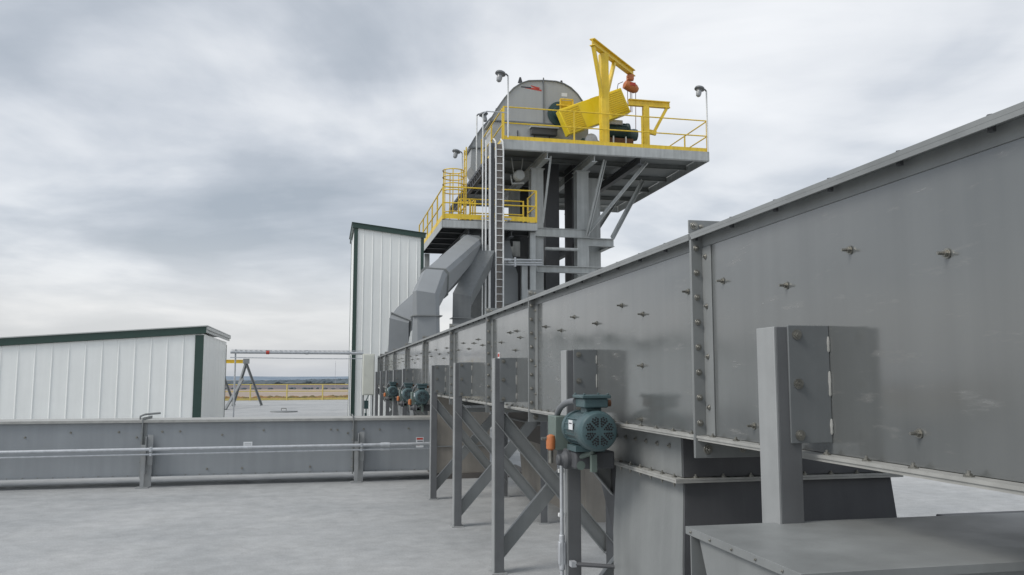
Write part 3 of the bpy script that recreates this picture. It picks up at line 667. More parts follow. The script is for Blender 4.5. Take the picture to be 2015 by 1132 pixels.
mb = MB(); mb.box(-2.66, -2.51, 25.68, 25.84, 0, .012); mb.build('base_plate', 'galvd', t)

# hoist gantry by the railing
GY = 50
t = thing('hoist_gantry', 'grey A-frame gantry with a yellow beam standing near the far railing', 'gantry', (-5.5, GY, 0))
def aframe(xc, spread):
    for dx, dy in ((-.62, -.4), (.9, .2)):
        mb = MB(); mb.ibeam((xc, GY, 2.42), (xc + dx, GY + dy, 0.02), .16, .13, .03); mb.build('leg', 'steel', t)
    mb = MB(); mb.box(xc - .16, xc + .17, GY - .12, GY + .12, 2.38, 2.66); mb.build('cap_plate', 'steel', t)
aframe(-4.42, 0); aframe(-5.9, 0)
mb = MB(); mb.ibeam((-6.2, GY, 2.5), (-4.6, GY, 2.5), .14, .2, .03); mb.build('beam', 'yellow', t)
mb = MB(); mb.ibeam((-4.55, GY - .25, 1.5), (-4.83, GY - 6, -.0), .12, .12, .03); mb.build('stay', 'steel', t)

# ------------------------------------------------------------ tower
tw = thing('elevator_tower', 'grey steel support tower carrying two cantilevered platforms above the conveyor', 'tower', (8.8, 32, 0))
UX0, UX1, UY0, UY1, UZ = 5.87, 13.65, 28.0, 37.9, 9.87
mb = MB(); mb.box(UX0 + .05, UX1 - .05, UY0 + .05, UY1 - .05, UZ - .03, UZ); mb.build('platform_floor', 'floor', tw)
mb = MB()
mb.chan((UX0, UY0, UZ - .16), (UX1, UY0, UZ - .16), -.1, .36, .02); mb.box(UX0 - .0, UX0 + .02, UY0 + .1, UY1, UZ - .34, UZ + .02); mb.box(UX1 - .02, UX1, UY0 + .1, UY1, UZ - .34, UZ + .02); mb.box(UX0 + .03, UX1 - .03, UY1 - .02, UY1, UZ - .34, UZ + .02)
mb.build('edge_beam', 'tower', tw)
for i in range(1, 5):
    y = UY0 + (UY1 - UY0) * i / 5
    mb = MB(); mb.ibeam((UX0 + .03, y, UZ - .15), (UX1 - .03, y, UZ - .12), .12, .16, .02); mb.build('floor_beam', 'floor', tw)
for x in (7.5, 9.25, 11.0):
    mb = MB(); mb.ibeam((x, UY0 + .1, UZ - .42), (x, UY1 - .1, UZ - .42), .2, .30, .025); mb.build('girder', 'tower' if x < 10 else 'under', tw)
# columns
cols = [(7.48, 29.5), (9.23, 29.5), (10.05, 30.6), (7.48, 33.2), (9.15, 34.2), (7.48, 36.5), (10.05, 36.5)]
for i, (x, y) in enumerate(cols):
    mb = MB(); w = .46 if i < 3 else .4
    mb.box(x - w / 2, x + w / 2, y - .012, y + .0, 0, 9.3); mb.box(x - w / 2, x + w / 2, y + .38, y + .40, 0, 9.3); mb.box(x - .012, x + .012, y, y + .38, 0, 9.3)
    mb.box(x - w / 2 - .05, x + w / 2 + .05, y - .06, y + .45, 9.27, 9.30)
    mb.build('column', 'tower', tw)
def beam(p, q, w=.2, h=.28, m='tower', nm='cross_beam'):
    mb = MB(); mb.ibeam(p, q, w, h, .02); mb.build(nm, m, tw)
beam((7.1, 29.42, 6.9), (9.45, 29.42, 6.9), .1, .32)
beam((9.45, 29.5, 6.6), (10.42, 29.5, 6.6), .25, .3); beam((10.3, 29.5, 6.6), (10.3, 33, 6.6), .2, .3); beam((9.3, 29.5, 6.6), (9.3, 33.5, 6.6), .2, .3, 'under')
beam((7.3, 28.9, 5.47), (10.4, 28.9, 5.47), .2, .24); beam((5.6, 28.3, 5.62), (7.3, 28.3, 5.62), .12, .2)
beam((7.2, 29.4, 3.5), (9.45, 29.4, 3.5), .1, .3)
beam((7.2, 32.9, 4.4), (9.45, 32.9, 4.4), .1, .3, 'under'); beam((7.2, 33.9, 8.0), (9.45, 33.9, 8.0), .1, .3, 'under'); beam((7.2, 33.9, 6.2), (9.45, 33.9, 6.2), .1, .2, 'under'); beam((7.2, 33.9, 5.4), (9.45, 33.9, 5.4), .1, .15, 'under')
for z in (7.6, 5.9, 4.6):
    mb = MB(); mb.cyl((7.75, 29.45, z - 1.3 + .0), (9.0, 29.45, z - 1.3), .06, 10); mb.build('tie_rod', 'tower', tw)
def diag(p, q, w=.09, m='tower'):
    mb = MB(); mb.angle(p, q, w, w, .015); mb.build('knee_brace', m, tw)
diag((9.35, 29.3, 6.8), (11.45, 28.5, 9.45), .13); diag((9.3, 29.2, 6.8), (9.78, 28.5, 9.5), .09); diag((9.38, 29.2, 6.8), (9.88, 28.6, 9.5), .06)
diag((10.35, 29.5, 6.75), (12.2, 31.0, 9.4), .13); diag((10.3, 32.9, 6.75), (12.2, 33.5, 9.4), .13)
diag((7.65, 29.2, 7.2), (7.75, 28.4, 9.5), .08)
# lower platform
LX0, LX1, LY0, LY1, LZ = 3.76, 7.10, 28.0, 35.6, 6.98
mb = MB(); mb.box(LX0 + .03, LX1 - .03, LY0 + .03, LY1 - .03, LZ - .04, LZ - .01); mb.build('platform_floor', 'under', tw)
mb = MB(); mb.chan((LX0, LY0, LZ - .17), (LX1, LY0, LZ - .17), -.08, .26, .015); mb.box(LX0, LX0 + .015, LY0 + .1, LY1, LZ - .3, LZ - .02); mb.box(LX1 - .015, LX1, LY0 + .1, 29.4, LZ - .3, LZ - .02); mb.build('edge_beam', 'tower', tw)
for i in range(1, 6):
    y = LY0 + (LY1 - LY0) * i / 6
    mb = MB(); mb.ibeam((LX0 + .03, y, LZ - .16), (LX1 - .03, y, LZ - .16), .12, .2, .02); mb.build('floor_beam', 'under', tw)
for x in (4.7, 6.2):
    mb = MB(); mb.ibeam((x, LY0 + .1, LZ - .4), (x, LY1 - .1, LZ - .4), .16, .24, .02); mb.build('girder', 'under', tw)
for x, y in ((3.98, 34.2), (7.0, 28.25)):
    mb = MB(); mb.box(x - .1, x + .1, y, y + .2, 0, LZ - .3); mb.build('column', 'tower', tw)
mb = MB(); mb.box(6.62, 6.82, 28.3, 28.5, 0, 5.5); mb.build('column', 'tower', tw)

t = thing('cable_bridge', 'dark open cable bridge running back along the left edge of the upper platform', 'cable tray', (5.6, 33, 9.2))
mb = MB()
for x in (5.5, 5.84): mb.bar((x, 29.0, 9.45), (x, 38.5, 9.45), .03, .12); mb.bar((x, 29.0, 9.1), (x, 38.5, 9.1), .03, .05)
for k in range(20):
    y = 29.1 + k * .48; mb.bar((5.5, y, 9.1), (5.5, y + .24, 9.45), .03, .03); mb.bar((5.5, y + .24, 9.45), (5.5, y + .48, 9.1), .03, .03); mb.bar((5.5, y, 9.45), (5.84, y, 9.45), .03, .03)
mb.build('truss', 'dark', t)
mb = MB(); mb.box(5.53, 5.81, 29, 38.4, 9.36, 9.42); mb.build('cables', 'wire', t)
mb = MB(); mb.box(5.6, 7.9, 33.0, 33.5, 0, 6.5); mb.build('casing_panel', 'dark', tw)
mb = MB(); mb.box(5.3, 6.0, 31.2, 31.9, 0, 6.3); mb.build('casing_panel', 'plate', tw)

# railings on the platforms
def railing(name, label, segs, z, zs=(1.1, .55), toe=.14, post_step=1.9, m='yellow', group=None, base=None):
    t = thing(name, label, 'railing', base or segs[0][0] + (z,), group)
    for (a, b, np_) in [(s_[0], s_[1], s_[2]) for s_ in segs]:
        A, B = Vector((*a, z)), Vector((*b, z))
        for k, h in enumerate(zs):
            mb = MB(); mb.cyl(A + Vector((0, 0, h)), B + Vector((0, 0, h)), .024, 8); mb.build('top_rail' if k == 0 else 'middle_rail', m, t)
        if toe:
            d = (B - A).normalized(); nn = Vector((-d.y, d.x, 0)) * .005
            mb = MB(); mb.loft([[p - nn, p + nn, p + nn + Vector((0, 0, toe)), p - nn + Vector((0, 0, toe))] for p in (A + Vector((0, 0, .02)), B + Vector((0, 0, .02)))]); mb.build('toe_board', m, t)
        for k in range(np_ + 1):
            if k == 0 and s_ is not segs[0] and a == segs[0][0]: pass
            P = A + (B - A) * (k / np_)
            mb = MB(); mb.box(P.x - .025, P.x + .025, P.y - .02, P.y + .02, z, z + zs[0] + .02); mb.build('post', m, t)
    return t
E_ = .03
railing('platform_railing', 'yellow railing with toe board around the high upper platform of the tower',
        [((UX0 + E_, UY0 + E_), (UX1 - E_, UY0 + E_), 3), ((UX1 - E_, UY0 + .08), (UX1 - E_, UY1 - E_), 5), ((UX0 + E_, UY0 + .25), (UX0 + E_, 32.3), 2)], UZ + .0, zs=(1.2, .62))
railing('landing_railing', 'yellow railing with toe board around the lower landing of the tower',
        [((LX0 + E_, LY0 + E_), (LX1 - E_, LY0 + E_), 1), ((LX0 + E_, LY0 + .1), (LX0 + E_, LY1 - E_), 5), ((LX1 - E_, LY0 + .1), (LX1 - E_, 29.3), 1)], LZ, zs=(1.12, .57), toe=.17)
railing('inner_landing_railing', 'short yellow inner railing set back on the lower landing behind the front one',
        [((4.95, 29.3), (6.9, 29.3), 1), ((4.95, 29.4), (4.95, 31.5), 1)], LZ, zs=(1.0, .5), toe=.1)
t = thing('equipment_frame', 'small yellow box frame standing inside the lower landing railing', 'frame', (5.0, 30, LZ))
mb = MB()
for x in (4.7, 5.24):
    for y in (30.0, 30.5): mb.bar((x, y, LZ), (x, y, LZ + 1.15), .05, .05)
for z in (.55, 1.15):
    for y in (30.0, 30.5): mb.bar((4.7, y, LZ + z), (5.24, y, LZ + z), .05, .05)
    for x in (4.7, 5.24): mb.bar((x, 30, LZ + z), (x, 30.5, LZ + z), .05, .05)
mb.build('frame', 'yellow', t)
mb = MB(); mb.box(4.75, 5.19, 30.05, 30.45, LZ + .02, LZ + .5); mb.build('machine_box', 'green_box', t)
# caged ladder
t = thing('caged_ladder', 'yellow hooped ladder cage at the left corner of the lower landing', 'ladder', (4.25, 28.75, LZ))
cx, cy, cr = 4.24, 28.75, .37
for z in (1.86, 1.62, 1.36, 1.12, .35, .12):
    mb = MB(); mb.tube([(cx + cr * math.cos(a * math.pi / 12), cy + cr * math.sin(a * math.pi / 12), LZ + z) for a in range(-15, 16)], .02, 6); mb.build('hoop', 'yellow', t)
for k in range(7):
    a = R(-150 + k * 50); mb = MB(); mb.bar((cx + cr * math.cos(a), cy + cr * math.sin(a), LZ + .1), (cx + cr * math.cos(a), cy + cr * math.sin(a), LZ + 1.88), .035, .01); mb.build('cage_bar', 'yellow', t)
for y in (cy - .2, cy + .2):
    mb = MB(); mb.bar((cx + .42, y, LZ), (cx + .42, y, LZ + 2.7), .04, .04); mb.build('stile', 'yellow', t)
mb = MB()
for k in range(9): mb.cyl((cx + .42, cy - .2, LZ + .2 + k * .3), (cx + .42, cy + .2, LZ + .2 + k * .3), .015, 6)
mb.build('rungs', 'yellow', t)

# ------------------------------------------------------------ elevator heads
def head(label, Y, D, dx=0, dz=0, logo=False):
    t = thing('bucket_elevator', label, 'elevator', (8 + dx, Y, UZ), 'bucket elevators on the tower')
    hood = [(5.9, 11.35), (6.1, 11.72), (6.45, 12.25), (6.8, 12.66), (7.1, 12.88), (7.4, 13.0), (8.0, 13.06), (8.5, 13.06), (8.82, 12.99), (9.1, 12.85), (9.36, 12.62), (9.56, 12.35), (9.72, 12.05), (9.82, 11.72), (9.86, 11.4)]
    H = [(x + dx, z + dz) for x, z in hood]
    mb = MB(); mb.prism(H + [(9.86 + dx, 11.36 + dz), (5.9 + dx, 11.34 + dz)][::1], 'y', Y, Y + D); mb.build('hood', 'head', t)
    mb = MB()
    for i in range(len(H) - 1):                           # rim flange
        a, b = H[i], H[i + 1]; mb.bar((a[0], Y - .02, a[1]), (b[0], Y - .02, b[1]), .04, .05, up=(0, 1, 0)); mb.bar((a[0], Y + D + .02, a[1]), (b[0], Y + D + .02, b[1]), .04, .05, up=(0, 1, 0))
    mb.box(5.86 + dx, 9.9 + dx, Y - .04, Y - .001, 11.30 + dz, 11.36 + dz)
    mb.box(7.97 + dx, 8.01 + dx, Y - .05, Y - .001, 11.36 + dz, 13.16 + dz); mb.build('rim', 'plate', t)
    mb = MB(); mb.prism([(6.0 + dx, 11.29 + dz), (9.8 + dx, 11.29 + dz), (9.8 + dx, 9.95), (6.3 + dx, 9.95), (5.95 + dx, 10.5)], 'y', Y + .01, Y + D - .01); mb.build('lower_casing', 'head', t)
    mb = MB()
    for x in (6.55, 6.95, 7.6, 8.2): mb.box(x + dx, x + .03 + dx, Y - .03, Y + .009, 9.97, 11.0 + dz)
    mb.build('stiffener', 'dark', t)
    for x in (7.12, 8.78):
        mb = MB(); mb.prism([(x - .1 + dx, 12.96 + dz), (x + .1 + dx, 12.96 + dz), (x + .03 + dx, 13.2 + dz), (x - .03 + dx, 13.2 + dz)], 'y', Y + .2, Y + .23); mb.build('lifting_lug', 'dark', t)
    if logo:
        mb = MB(); yy = Y - .004
        mb.mi = 0; mb.prism([(7.48, 12.80), (7.8, 12.68), (7.86, 12.76), (7.5, 12.83)], 'y', yy, yy + .003)
        mb.prism([(7.25, 12.70), (7.92, 12.62), (7.92, 12.68), (7.6, 12.74)], 'y', yy, yy + .003)
        mb.mi = 1; mb.prism([(7.1, 12.72), (7.5, 12.70), (7.5, 12.76), (7.1, 12.76)], 'y', yy - .002, yy + .001)
        mb.build('emblem', ['red', 'ink'], t)
        mb = MB(); mb.box(8.72, 8.95, Y - .005, Y - .001, 12.48, 12.62); mb.build('plate_label', 'white2', t)
    # legs down through the platform
    for xa, xb in ((8.10, 8.64), (9.16, 9.45)):
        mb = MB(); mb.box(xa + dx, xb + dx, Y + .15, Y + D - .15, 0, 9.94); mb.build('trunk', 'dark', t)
    return t
head('front elevator head with rounded grey hood and red emblem on the upper platform', 30.5, 1.35, logo=True)
head('rear elevator head whose rounded grey hood shows behind the front one', 34.4, 1.35, dx=-.15, dz=.0)
t = thing('shaft_bearing', 'dark round bearing on the front elevator head above the yellow belt guard', 'bearing', (8.62, 30.3, 11.6))
mb = MB(); mb.lathe((8.62, 30.46, 11.75), (0, -1, 0), [(0, .48), (.06, .48), (.08, .3), (.3, .28), (.32, .1)], 32); mb.build('housing', 'teald', t)
mb = MB(); mb.lathe((8.62, 30.13, 11.75), (0, -1, 0), [(0, .1), (.12, .1)], 16); mb.build('shaft', 'galvd', t)
t = thing('bearing_shelf', 'dark steel shelf on the face of the front elevator head', 'shelf', (7.9, 30.2, 11.1))
mb = MB(); mb.box(7.4, 8.5, 30.1, 30.45, 11.06, 11.12); mb.build('shelf_plate', 'tower', t)
mb = MB(); mb.box(7.45, 8.45, 30.15, 30.44, 10.82, 11.05); mb.build('support_box', 'dark', t)

# belt guard: rotated rectangular case with louvred end panels
t = thing('belt_guard', 'big tilted yellow belt guard with louvred end panels on the upper platform', 'guard', (9.6, 29.3, UZ))
GC = Vector((9.62, 29.3, 11.52)); ga = math.atan2(1.02, 2.42); gx = Vector((math.cos(ga), 0, math.sin(ga))); gz = Vector((-math.sin(ga), 0, math.cos(ga)))
HL, HH = 1.33, .50
def gp(u, v, y): return GC + gx * u + gz * v + Vector((0, y, 0))
mb = MB(); mb.loft([[gp(-HL, -HH, y), gp(HL, -HH, y), gp(HL, HH, y), gp(-HL, HH, y)] for y in (-.2, .2)]); mb.build('case', 'yellow2', t, bevel=.02)
for u0, u1 in ((-HL + .06, -HL + .78), (HL - .80, HL - .06)):
    mb = MB(); mb.loft([[gp(u0, -HH + .06, y), gp(u1, -HH + .06, y), gp(u1, HH - .06, y), gp(u0, HH - .06, y)] for y in (-.215, -.203)]); mb.mi = 1
    for k in range(11):
        v = -HH + .11 + k * .078
        mb.loft([[gp(u0 + .04, v, y0), gp(u1 - .04, v, y0), gp(u1 - .04, v + .035, y0 - dy), gp(u0 + .04, v + .035, y0 - dy)] for y0, dy in ((-.216, .0), (-.235, .004))])
    mb.build('louvre_panel', ['meshy', 'yellow2'], t)
mb = MB(); mb.loft([[gp(-.02, -HH + .0, y), gp(.3, -HH, y), gp(.3, HH, y), gp(-.02, HH, y)] for y in (-.212, -.203)]); mb.build('joint_strip', 'yellow2', t)
t = thing('guard_frame', 'small yellow frame with ochre infill above the left end of the belt guard', 'frame', (8.7, 29.5, 11.6))
mb = MB()
for x in (8.46, 8.95): mb.bar((x, 29.75, 11.3), (x, 29.75, 12.1), .05, .05)
for z in (11.86, 12.1): mb.bar((8.3 if z < 12 else 8.46, 29.72, z), (9.2 if z < 12 else 8.95, 29.72, z), .05, .04)
mb.build('frame', 'yellow', t)
mb = MB(); mb.box(8.49, 8.92, 29.78, 29.8, 11.5, 12.07); mb.build('infill', 'meshy', t)
# drive
t = thing('elevator_drive', 'dark teal motor and gear reducer on a grey base behind the belt guard', 'motor', (10.9, 29.8, UZ))
mb = MB(); mb.box(10.1, 11.5, 29.6, 30.4, 10.28, 10.4); mb.build('base_frame', 'galvd', t, bevel=.01)
mb = MB(); mb.box(10.2, 11.4, 29.65, 30.3, UZ, 10.275); mb.build('pedestal', 'dark', t)
mb = MB(); mb.lathe((10.2, 29.95, 11.05), (1, 0, 0), [(0, .1), (.02, .3), (.9, .3), (.94, .34), (1.02, .34), (1.04, .22)], 28)
for k in range(14):
    a = 2 * math.pi * k / 14; mb.bar((10.25, 29.95 + .3 * math.cos(a), 11.05 + .3 * math.sin(a)), (11.1, 29.95 + .3 * math.cos(a), 11.05 + .3 * math.sin(a)), .02, .05, up=(0, math.cos(a), math.sin(a)))
mb.build('motor_body', 'teald', t)
mb = MB(); mb.lathe((11.25, 29.95, 10.95), (1, 0, 0), [(0, .2), (.2, .24), (.32, .22), (.34, .05)], 24); mb.build('fan_cover', 'teal', t)
mb = MB(); mb.box(10.25, 10.9, 29.6, 29.72, 11.22, 11.4); mb.build('terminal_box', 'galvd', t, bevel=.02)
mb = MB(); mb.lathe((9.3, 29.8, 10.35), (1, 0, 0), [(0, .1), (.02, .3), (.5, .32), (.7, .2)], 24); mb.build('gear_reducer', 'teald', t)
mb = MB(); mb.lathe((9.52, 29.4, 10.45), (0, -1, 0), [(0, .22), (.15, .24), (.2, .15)], 24); mb.build('coupling_cover', 'galvd', t)
for x in (10.5, 11.0):
    mb = MB(); mb.cyl((x, 29.58, 10.3), (x, 29.58, 10.75), .03, 8); mb.build('jack_bolt', 'galv', t)
mb = MB(); mb.box(10.3, 11.35, 29.7, 30.25, 10.405, 10.72); mb.build('motor_foot', 'rust', t)

# jib crane
t = thing('jib_crane', 'tall yellow jib crane mast with a sloping-looking top beam and two braces', 'crane', (9.7, 28.3, UZ))
mx_, my_ = 9.70, 28.3
mb = MB(); mb.box(mx_ - .15, mx_ + .15, my_ - .15, my_ + .15, UZ, 13.42); mb.box(mx_ - .22, mx_ + .22, my_ - .22, my_ + .22, UZ, UZ + .1); mb.build('mast', 'yellow', t, bevel=.015)
bd = Vector((.692, .722, 0)); bc = Vector((mx_, my_, 13.55))
mb = MB(); mb.ibeam(bc - bd * .95, bc + bd * 2.75, .2, .26, .03); mb.build('boom', 'yellow', t)
for s_, zz, l_ in ((-1, 11.75, .85), (1, 11.75, .95)):
    mb = MB(); p = Vector((mx_, my_, zz)) + bd * s_ * .14; q = bc + bd * s_ * l_ - Vector((0, 0, .13)); mb.bar(p, q, .12, .12); mb.build('brace', 'yellow', t)
hp = bc + bd * 2.45
t = thing('chain_hoist', 'orange electric chain hoist hanging from the end of the yellow boom', 'hoist', (hp.x, hp.y, 13.1))
mb = MB(); mb.box(hp.x - .12, hp.x + .12, hp.y - .12, hp.y + .12, 13.18, 13.40); mb.bar(hp + Vector((-.18, -.18, -.3)), hp + Vector((.2, .2, -.3)), .05, .05); mb.build('trolley', 'orange', t, bevel=.02)
mb = MB(); mb.lathe((hp.x - .3, hp.y - .1, 12.98), (.93, .1, -.3), [(0, .08), (.04, .17), (.3, .20), (.5, .18), (.62, .1)], 20); mb.build('hoist_body', 'orange', t)
mb = MB(); mb.box(hp.x - .1, hp.x + .12, hp.y - .28, hp.y - .2, 12.88, 13.0); mb.build('cover', 'red', t)
for dx in (-.12, .0, .06, .22):
    mb = MB(); mb.cyl((hp.x + dx, hp.y, 12.8), (hp.x + dx * .9, hp.y, 11.9 if dx < .2 else 11.1), .014, 6); mb.build('chain', 'rust', t)
mb = MB(); mb.tube([(hp.x - .3, hp.y, 13.1), (hp.x - .5, hp.y, 13.0), (hp.x - .55, hp.y, 12.75), (hp.x - .42, hp.y, 12.6), (hp.x - .3, hp.y, 12.55), (hp.x - .28, hp.y, 11.8)], .014, 6); mb.build('cable', 'black', t)
# T frame
t = thing('maintenance_gantry', 'yellow T-shaped gantry post with a level beam right of the crane mast', 'gantry', (11.4, 28.5, UZ))
mb = MB(); mb.box(11.28, 11.5, 28.4, 28.6, UZ, 11.6); mb.box(11.24, 11.54, 28.36, 28.64, UZ, UZ + .08); mb.build('mast', 'yellow', t, bevel=.01)
mb = MB(); mb.ibeam((10.72, 28.5, 11.73), (12.34, 28.5, 11.73), .16, .24, .03); mb.build('beam', 'yellow', t)
mb = MB(); mb.bar((12.22, 28.5, 11.6), (11.68, 28.5, 10.62), .1, .1); mb.bar((11.51, 28.5, 10.66), (11.78, 28.5, 10.62), .12, .16); mb.build('brace', 'yellow', t)

# lamps
def lamp(label, x, y, z0, h, dirx):
    t = thing('pole_lamp', label, 'lamp', (x, y, z0), 'pole lamps on the tower')
    mb = MB(); mb.cyl((x, y, z0), (x, y, z0 + h), .028, 10); mb.build('pole', 'galv', t)
    mb = MB(); mb.tube([(x, y, z0 + h), (x + dirx * .06, y, z0 + h + .07), (x + dirx * .16, y, z0 + h + .09)], .03, 8); mb.build('arm', 'lamp', t)
    d = Vector((dirx * .25, -.1, -1)).normalized(); p = Vector((x + dirx * .26, y, z0 + h + .14))
    mb = MB(); mb.lathe(p, d, [(0, .06), (.02, .17), (.07, .19), (.09, .19), (.12, .12), (.16, .11)], 20); mb.build('shade', 'lamp', t)
    mb = MB(); mb.lathe(p + d * .155, d, [(0, .10), (.12, .10), (.2, .085), (.24, .04)], 16); mb.build('lens', 'lens', t)
lamp('grey pole lamp at the front left corner of the upper platform, tallest and leftward', 6.04, 27.94, 9.95, 2.2, -1)
lamp('lone grey pole lamp at the right corner of the upper platform', 13.58, 27.94, 9.87, 2.3, -1)
lamp('second grey pole lamp halfway along the left side of the upper platform', 5.8, 32.9, 9.9, 2.35, 1)
lamp('rearmost grey pole lamp low on the left side above the caged ladder', 5.8, 36.6, 9.5, 2.15, -1)

# cable ladder and conduits up the tower
t = thing('cable_ladder', 'galvanised cable ladder climbing the front of the tower to the upper platform', 'cable ladder', (5.66, 27.6, 0))
for x in (5.54, 5.80):
    mb = MB(); mb.tube([(x, 27.6, 0), (x, 27.6, 9.4), (x - .01, 27.66, 9.7), (x - .03, 27.9, 9.85)], .028, 8); mb.build('side_rail', 'galv', t)
mb = MB()
for k in range(38): mb.bar((5.54, 27.6, .15 + k * .25), (5.80, 27.6, .15 + k * .25), .03, .02)
mb.build('rungs', 'galv', t)
mb = MB(); mb.box(5.58, 5.76, 27.64, 27.68, 0, 9.6); mb.build('cables', 'wire', t)
t = thing('cable_tray', 'second narrow cable tray with dark cables left of the cable ladder', 'cable tray', (5.4, 27.6, 0))
mb = MB(); mb.box(5.36, 5.50, 27.62, 27.66, 0, 9.62); mb.build('cables', 'dark', t)
for x in (5.33,):
    mb = MB(); mb.box(x - .03, x + .03, 27.57, 27.66, 0, 9.65); mb.build('side_rail', 'galv', t)
t = thing('conduit_riser', 'pair of slim galvanised conduits rising left of the cable trays', 'conduit', (5.15, 27.6, 0))
for x, r, z in ((5.08, .022, 10.6), (5.19, .03, 9.7)):
    mb = MB(); mb.cyl((x, 27.6, 0), (x, 27.6, z), r, 8); mb.build('pipe', 'galv', t)
mb = MB(); mb.tube([(5.08, 27.6, 10.6), (5.2, 27.62, 10.72), (5.95, 27.7, 10.75)], .02, 6); mb.build('elbow', 'galvd', t)
for z in (2.9, 5.6, 7.0):
    mb = MB(); mb.bar((5.05, 27.7, z), (6.1, 27.7, z), .04, .06); mb.bar((6.05, 27.7, z), (6.05, 28.3, z), .05, .05); mb.build('clamp', 'galvd', t)
t = thing('wall_conduit', 'pair of horizontal galvanised conduits from the cable ladder to the tower column', 'conduit', (6.4, 28.1, 5.6))
for z in (5.5, 5.58, 5.68):
    mb = MB(); mb.cyl((5.8, 28.12, z - .03), (7.3, 28.12, z), .022, 8); mb.build('pipe', 'galvd', t)
mb = MB(); mb.box(6.3, 6.36, 28.1, 28.2, 5.42, 5.75); mb.build('clamp', 'galvd', t)

# fan under platform
t = thing('ventilation_motor', 'small round grey fan motor hanging in the shade under the upper platform', 'motor', (6.95, 29.6, 8.9))
mb = MB(); mb.lathe((6.78, 29.6, 8.98), (0, -1, 0), [(0, .1), (.02, .2), (.25, .2), (.3, .16), (.3, .05)], 24); mb.build('body', 'tower', t)
mb = MB(); mb.bar((6.65, 29.7, 8.98), (6.55, 29.7, 9.7), .03, .03); mb.bar((6.9, 29.7, 8.98), (6.98, 29.7, 9.7), .03, .03); mb.build('hanger', 'tower', t)
mb = MB(); mb.bar((6.55, 29.6, 8.7), (7.0, 29.6, 8.74), .06, .06); mb.bar((6.55, 29.6, 8.7), (6.5, 29.6, 9.0), .04, .04); mb.build('bracket', 'tower', t)

# ------------------------------------------------------------ spouts from the tower to the conveyor
def spout(label, pts, w, h, rings, m='duct', ch=.0, legname='duct'):
    t = thing('grain_spout', label, 'chute', pts[-1], 'grain spouts from the tower')
    mb = MB(); mb.duct(pts, w, h, ch); mb.build(legname, m, t)
    P = [Vector(p) for p in pts]
    for (i, f) in rings:
        a, b = P[i], P[i + 1]; p = a.lerp(b, f); d = (b - a).normalized()
        mb = MB(); mb.duct([p - d * .012, p + d * .012], w + .09, h + .09, ch); mb.build('flange', 'steel', t)
    return t
spout('largest grey grain spout bending down from the tower in front of the white enclosure',
      [(5.35, 29.2, 7.0), (4.95, 28.7, 6.25), (2.66, 21.35, 4.0), (2.42, 20.9, 3.55), (2.42, 20.9, 2.2)], .66, .70, [(1, .985), (3, .32), (1, .08)], ch=.1)
spout('smaller grey grain spout emerging left of the largest one onto the conveyor top',
      [(4.6, 28.2, 5.6), (2.10, 22.8, 3.22), (1.92, 22.6, 3.0), (1.86, 22.6, 2.23)], .52, .5, [(1, .9)], ch=.0)
spout('dark grain spout in shadow between the largest spout and the cable ladder',
      [(5.4, 28.2, 5.9), (4.35, 25.7, 4.5), (4.0, 25.1, 3.95), (3.9, 25.1, 0.1)], .55, .55, [(2, .15)], m='plate')
spout('steep grey grain spout right of the cable ladder beneath the lower landing',
      [(5.95, 29.2, 6.8), (6.15, 29.1, 5.6), (6.3, 29.1, 5.2), (6.32, 29.1, .1)], .58, .55, [(2, .2)])
t = thing('spout_base', 'grey transfer housing behind the conveyor below the largest grain spout', 'housing', (2.6, 20.9, 0))
mb = MB(); mb.box(2.32, 3.3, 20.3, 21.6, 0, 2.18); mb.build('body', 'duct', t)
mb = MB(); mb.box(2.30, 3.33, 20.27, 21.63, 2.181, 2.2); mb.build('flange', 'steel', t)

# ------------------------------------------------------------ world
w = bpy.data.worlds.new('World'); scene.world = w; w.use_nodes = True
N = w.node_tree.nodes; L = w.node_tree.links; N.clear()
out = N.new('ShaderNodeOutputWorld'); bg = N.new('ShaderNodeBackground'); bg2 = N.new('ShaderNodeBackground'); add = N.new('ShaderNodeAddShader')
sky = N.new('ShaderNodeTexSky'); sky.sky_type = 'NISHITA'; sky.sun_disc = False
SE, SA = R(46), R(255)
sky.sun_elevation = SE; sky.sun_rotation = SA
L.new(sky.outputs[0], bg.inputs[0]); bg.inputs[1].default_value = .012
tc = N.new('ShaderNodeTexCoord'); sep = N.new('ShaderNodeSeparateXYZ'); L.new(tc.outputs['Generated'], sep.inputs[0])
def math_(op, a, b=None, c=None, clamp=False):
    n = N.new('ShaderNodeMath'); n.operation = op; n.use_clamp = clamp
    for i, v in enumerate((a, b, c)):
        if v is None: continue
        if isinstance(v, (int, float)): n.inputs[i].default_value = v
        else: L.new(v, n.inputs[i])
    return n.outputs[0]
zc = math_('MAXIMUM', sep.outputs[2], 0.0)
den = math_('ADD', zc, .16)
px_ = math_('DIVIDE', sep.outputs[0], den); py_ = math_('DIVIDE', sep.outputs[1], den)
cb = N.new('ShaderNodeCombineXYZ'); L.new(px_, cb.inputs[0]); L.new(py_, cb.inputs[1])
def nz(scale, det, rough, dist, off):
    mp = N.new('ShaderNodeMapping'); mp.inputs['Location'].default_value = off; L.new(cb.outputs[0], mp.inputs[0])
    n = N.new('ShaderNodeTexNoise'); n.inputs['Scale'].default_value = scale; n.inputs['Detail'].default_value = det
    n.inputs['Roughness'].default_value = rough; n.inputs['Distortion'].default_value = dist
    L.new(mp.outputs[0], n.inputs['Vector']); return n.outputs['Fac']
n1 = nz(.75, 9, .55, .45, (3.1, 1.7, 0)); n2 = nz(1.8, 6, .48, .3, (7.3, 2.2, 0))
mixn = math_('ADD', math_('MULTIPLY', n1, .60), math_('MULTIPLY', n2, .40))
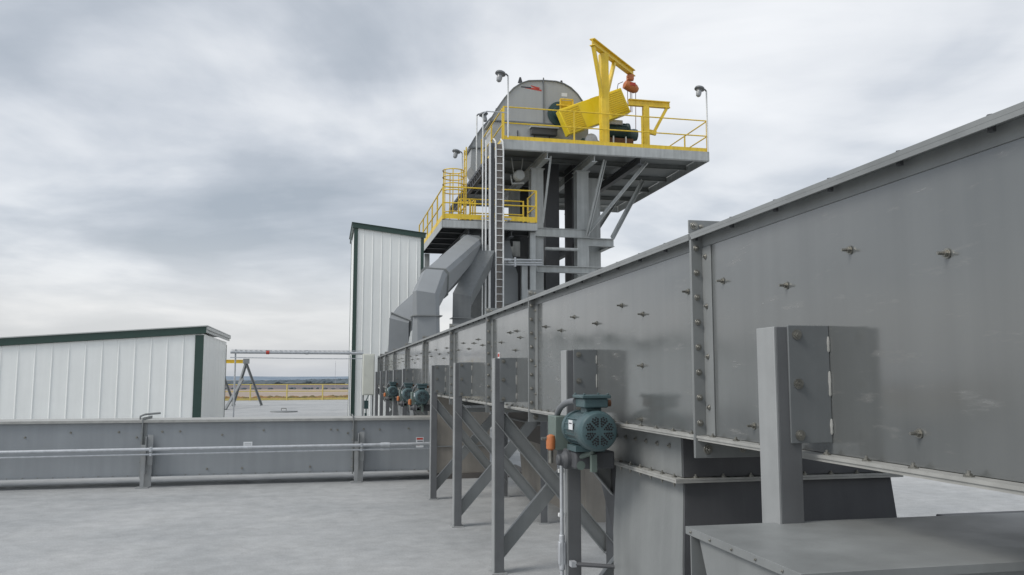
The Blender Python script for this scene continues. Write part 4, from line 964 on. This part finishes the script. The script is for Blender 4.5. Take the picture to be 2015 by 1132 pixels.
# slow brightening towards the hidden sun side (upper right)
dirv = N.new('ShaderNodeVectorMath'); dirv.operation = 'DOT_PRODUCT'; L.new(tc.outputs['Generated'], dirv.inputs[0]); dirv.inputs[1].default_value = Vector((.40, .85, .36)).normalized()
glow = N.new('ShaderNodeMapRange'); glow.inputs[1].default_value = .86; glow.inputs[2].default_value = .995; glow.inputs[3].default_value = -.03; glow.inputs[4].default_value = .085
L.new(dirv.outputs['Value'], glow.inputs[0])
v = math_('ADD', mixn, glow.outputs[0])
rp = N.new('ShaderNodeValToRGB'); E2 = rp.color_ramp.elements
for _ in range(3): E2.new(.5)
for e_, (p, c) in zip(E2, [(.36, (.38, .425, .48)), (.44, (.475, .515, .57)), (.50, (.595, .63, .68)), (.56, (.73, .755, .79)), (.66, (.88, .895, .915))]): e_.position = p; e_.color = (*c, 1)
L.new(v, rp.inputs[0])
hz = N.new('ShaderNodeMapRange'); hz.interpolation_type = 'SMOOTHSTEP'; hz.inputs[1].default_value = .0; hz.inputs[2].default_value = .20; hz.inputs[3].default_value = .80; hz.inputs[4].default_value = 0
L.new(zc, hz.inputs[0])
hr = N.new('ShaderNodeValToRGB'); E3 = hr.color_ramp.elements
for _ in range(2): E3.new(.5)
for e_, (p, c) in zip(E3, [(0, (.52, .545, .59)), (.03, (.63, .635, .65)), (.075, (.82, .80, .78)), (.16, (.78, .785, .79))]): e_.position = p; e_.color = (*c, 1)
L.new(zc, hr.inputs[0])
mx = N.new('ShaderNodeMix'); mx.data_type = 'RGBA'; L.new(hz.outputs[0], mx.inputs['Factor']); L.new(rp.outputs[0], mx.inputs['A']); L.new(hr.outputs[0], mx.inputs['B'])
L.new(mx.outputs['Result'], bg2.inputs[0])
back = N.new('ShaderNodeMapRange'); back.inputs[1].default_value = .15; back.inputs[2].default_value = -.5; back.inputs[3].default_value = 1.0; back.inputs[4].default_value = 1.2  # unseen sky behind the camera brightened to lift camera-facing surfaces
L.new(sep.outputs[1], back.inputs[0]); L.new(back.outputs[0], bg2.inputs[1])
L.new(bg.outputs[0], add.inputs[0]); L.new(bg2.outputs[0], add.inputs[1]); L.new(add.outputs[0], out.inputs[0])

sun = bpy.data.lights.new('sun', 'SUN'); sun.energy = 2.1; sun.angle = R(25); sun.color = (1, .96, .91)
so = bpy.data.objects.new('sun', sun); col.objects.link(so)
sd = Vector((math.sin(SA) * math.cos(SE), math.cos(SA) * math.cos(SE), math.sin(SE)))
so.rotation_euler = sd.to_track_quat('Z', 'Y').to_euler(); so.location = (0, 0, 40)

# ------------------------------------------------------------ camera
cam = bpy.data.cameras.new('camera'); cam.sensor_width = 36; cam.lens = 1650 / 2015 * 36; cam.clip_start = .05; cam.clip_end = 60000
co = bpy.data.objects.new('camera', cam); col.objects.link(co); co.location = (0, 0, 1.6)
th, ps = math.atan(177 / 1650), math.atan(367 * math.cos(math.atan(177 / 1650)) / 1650)
co.rotation_euler = (math.pi / 2 + th, 0, -ps)
scene.camera = co
scene.view_settings.view_transform = 'Standard'; scene.view_settings.look = 'None'; scene.view_settings.exposure = 0
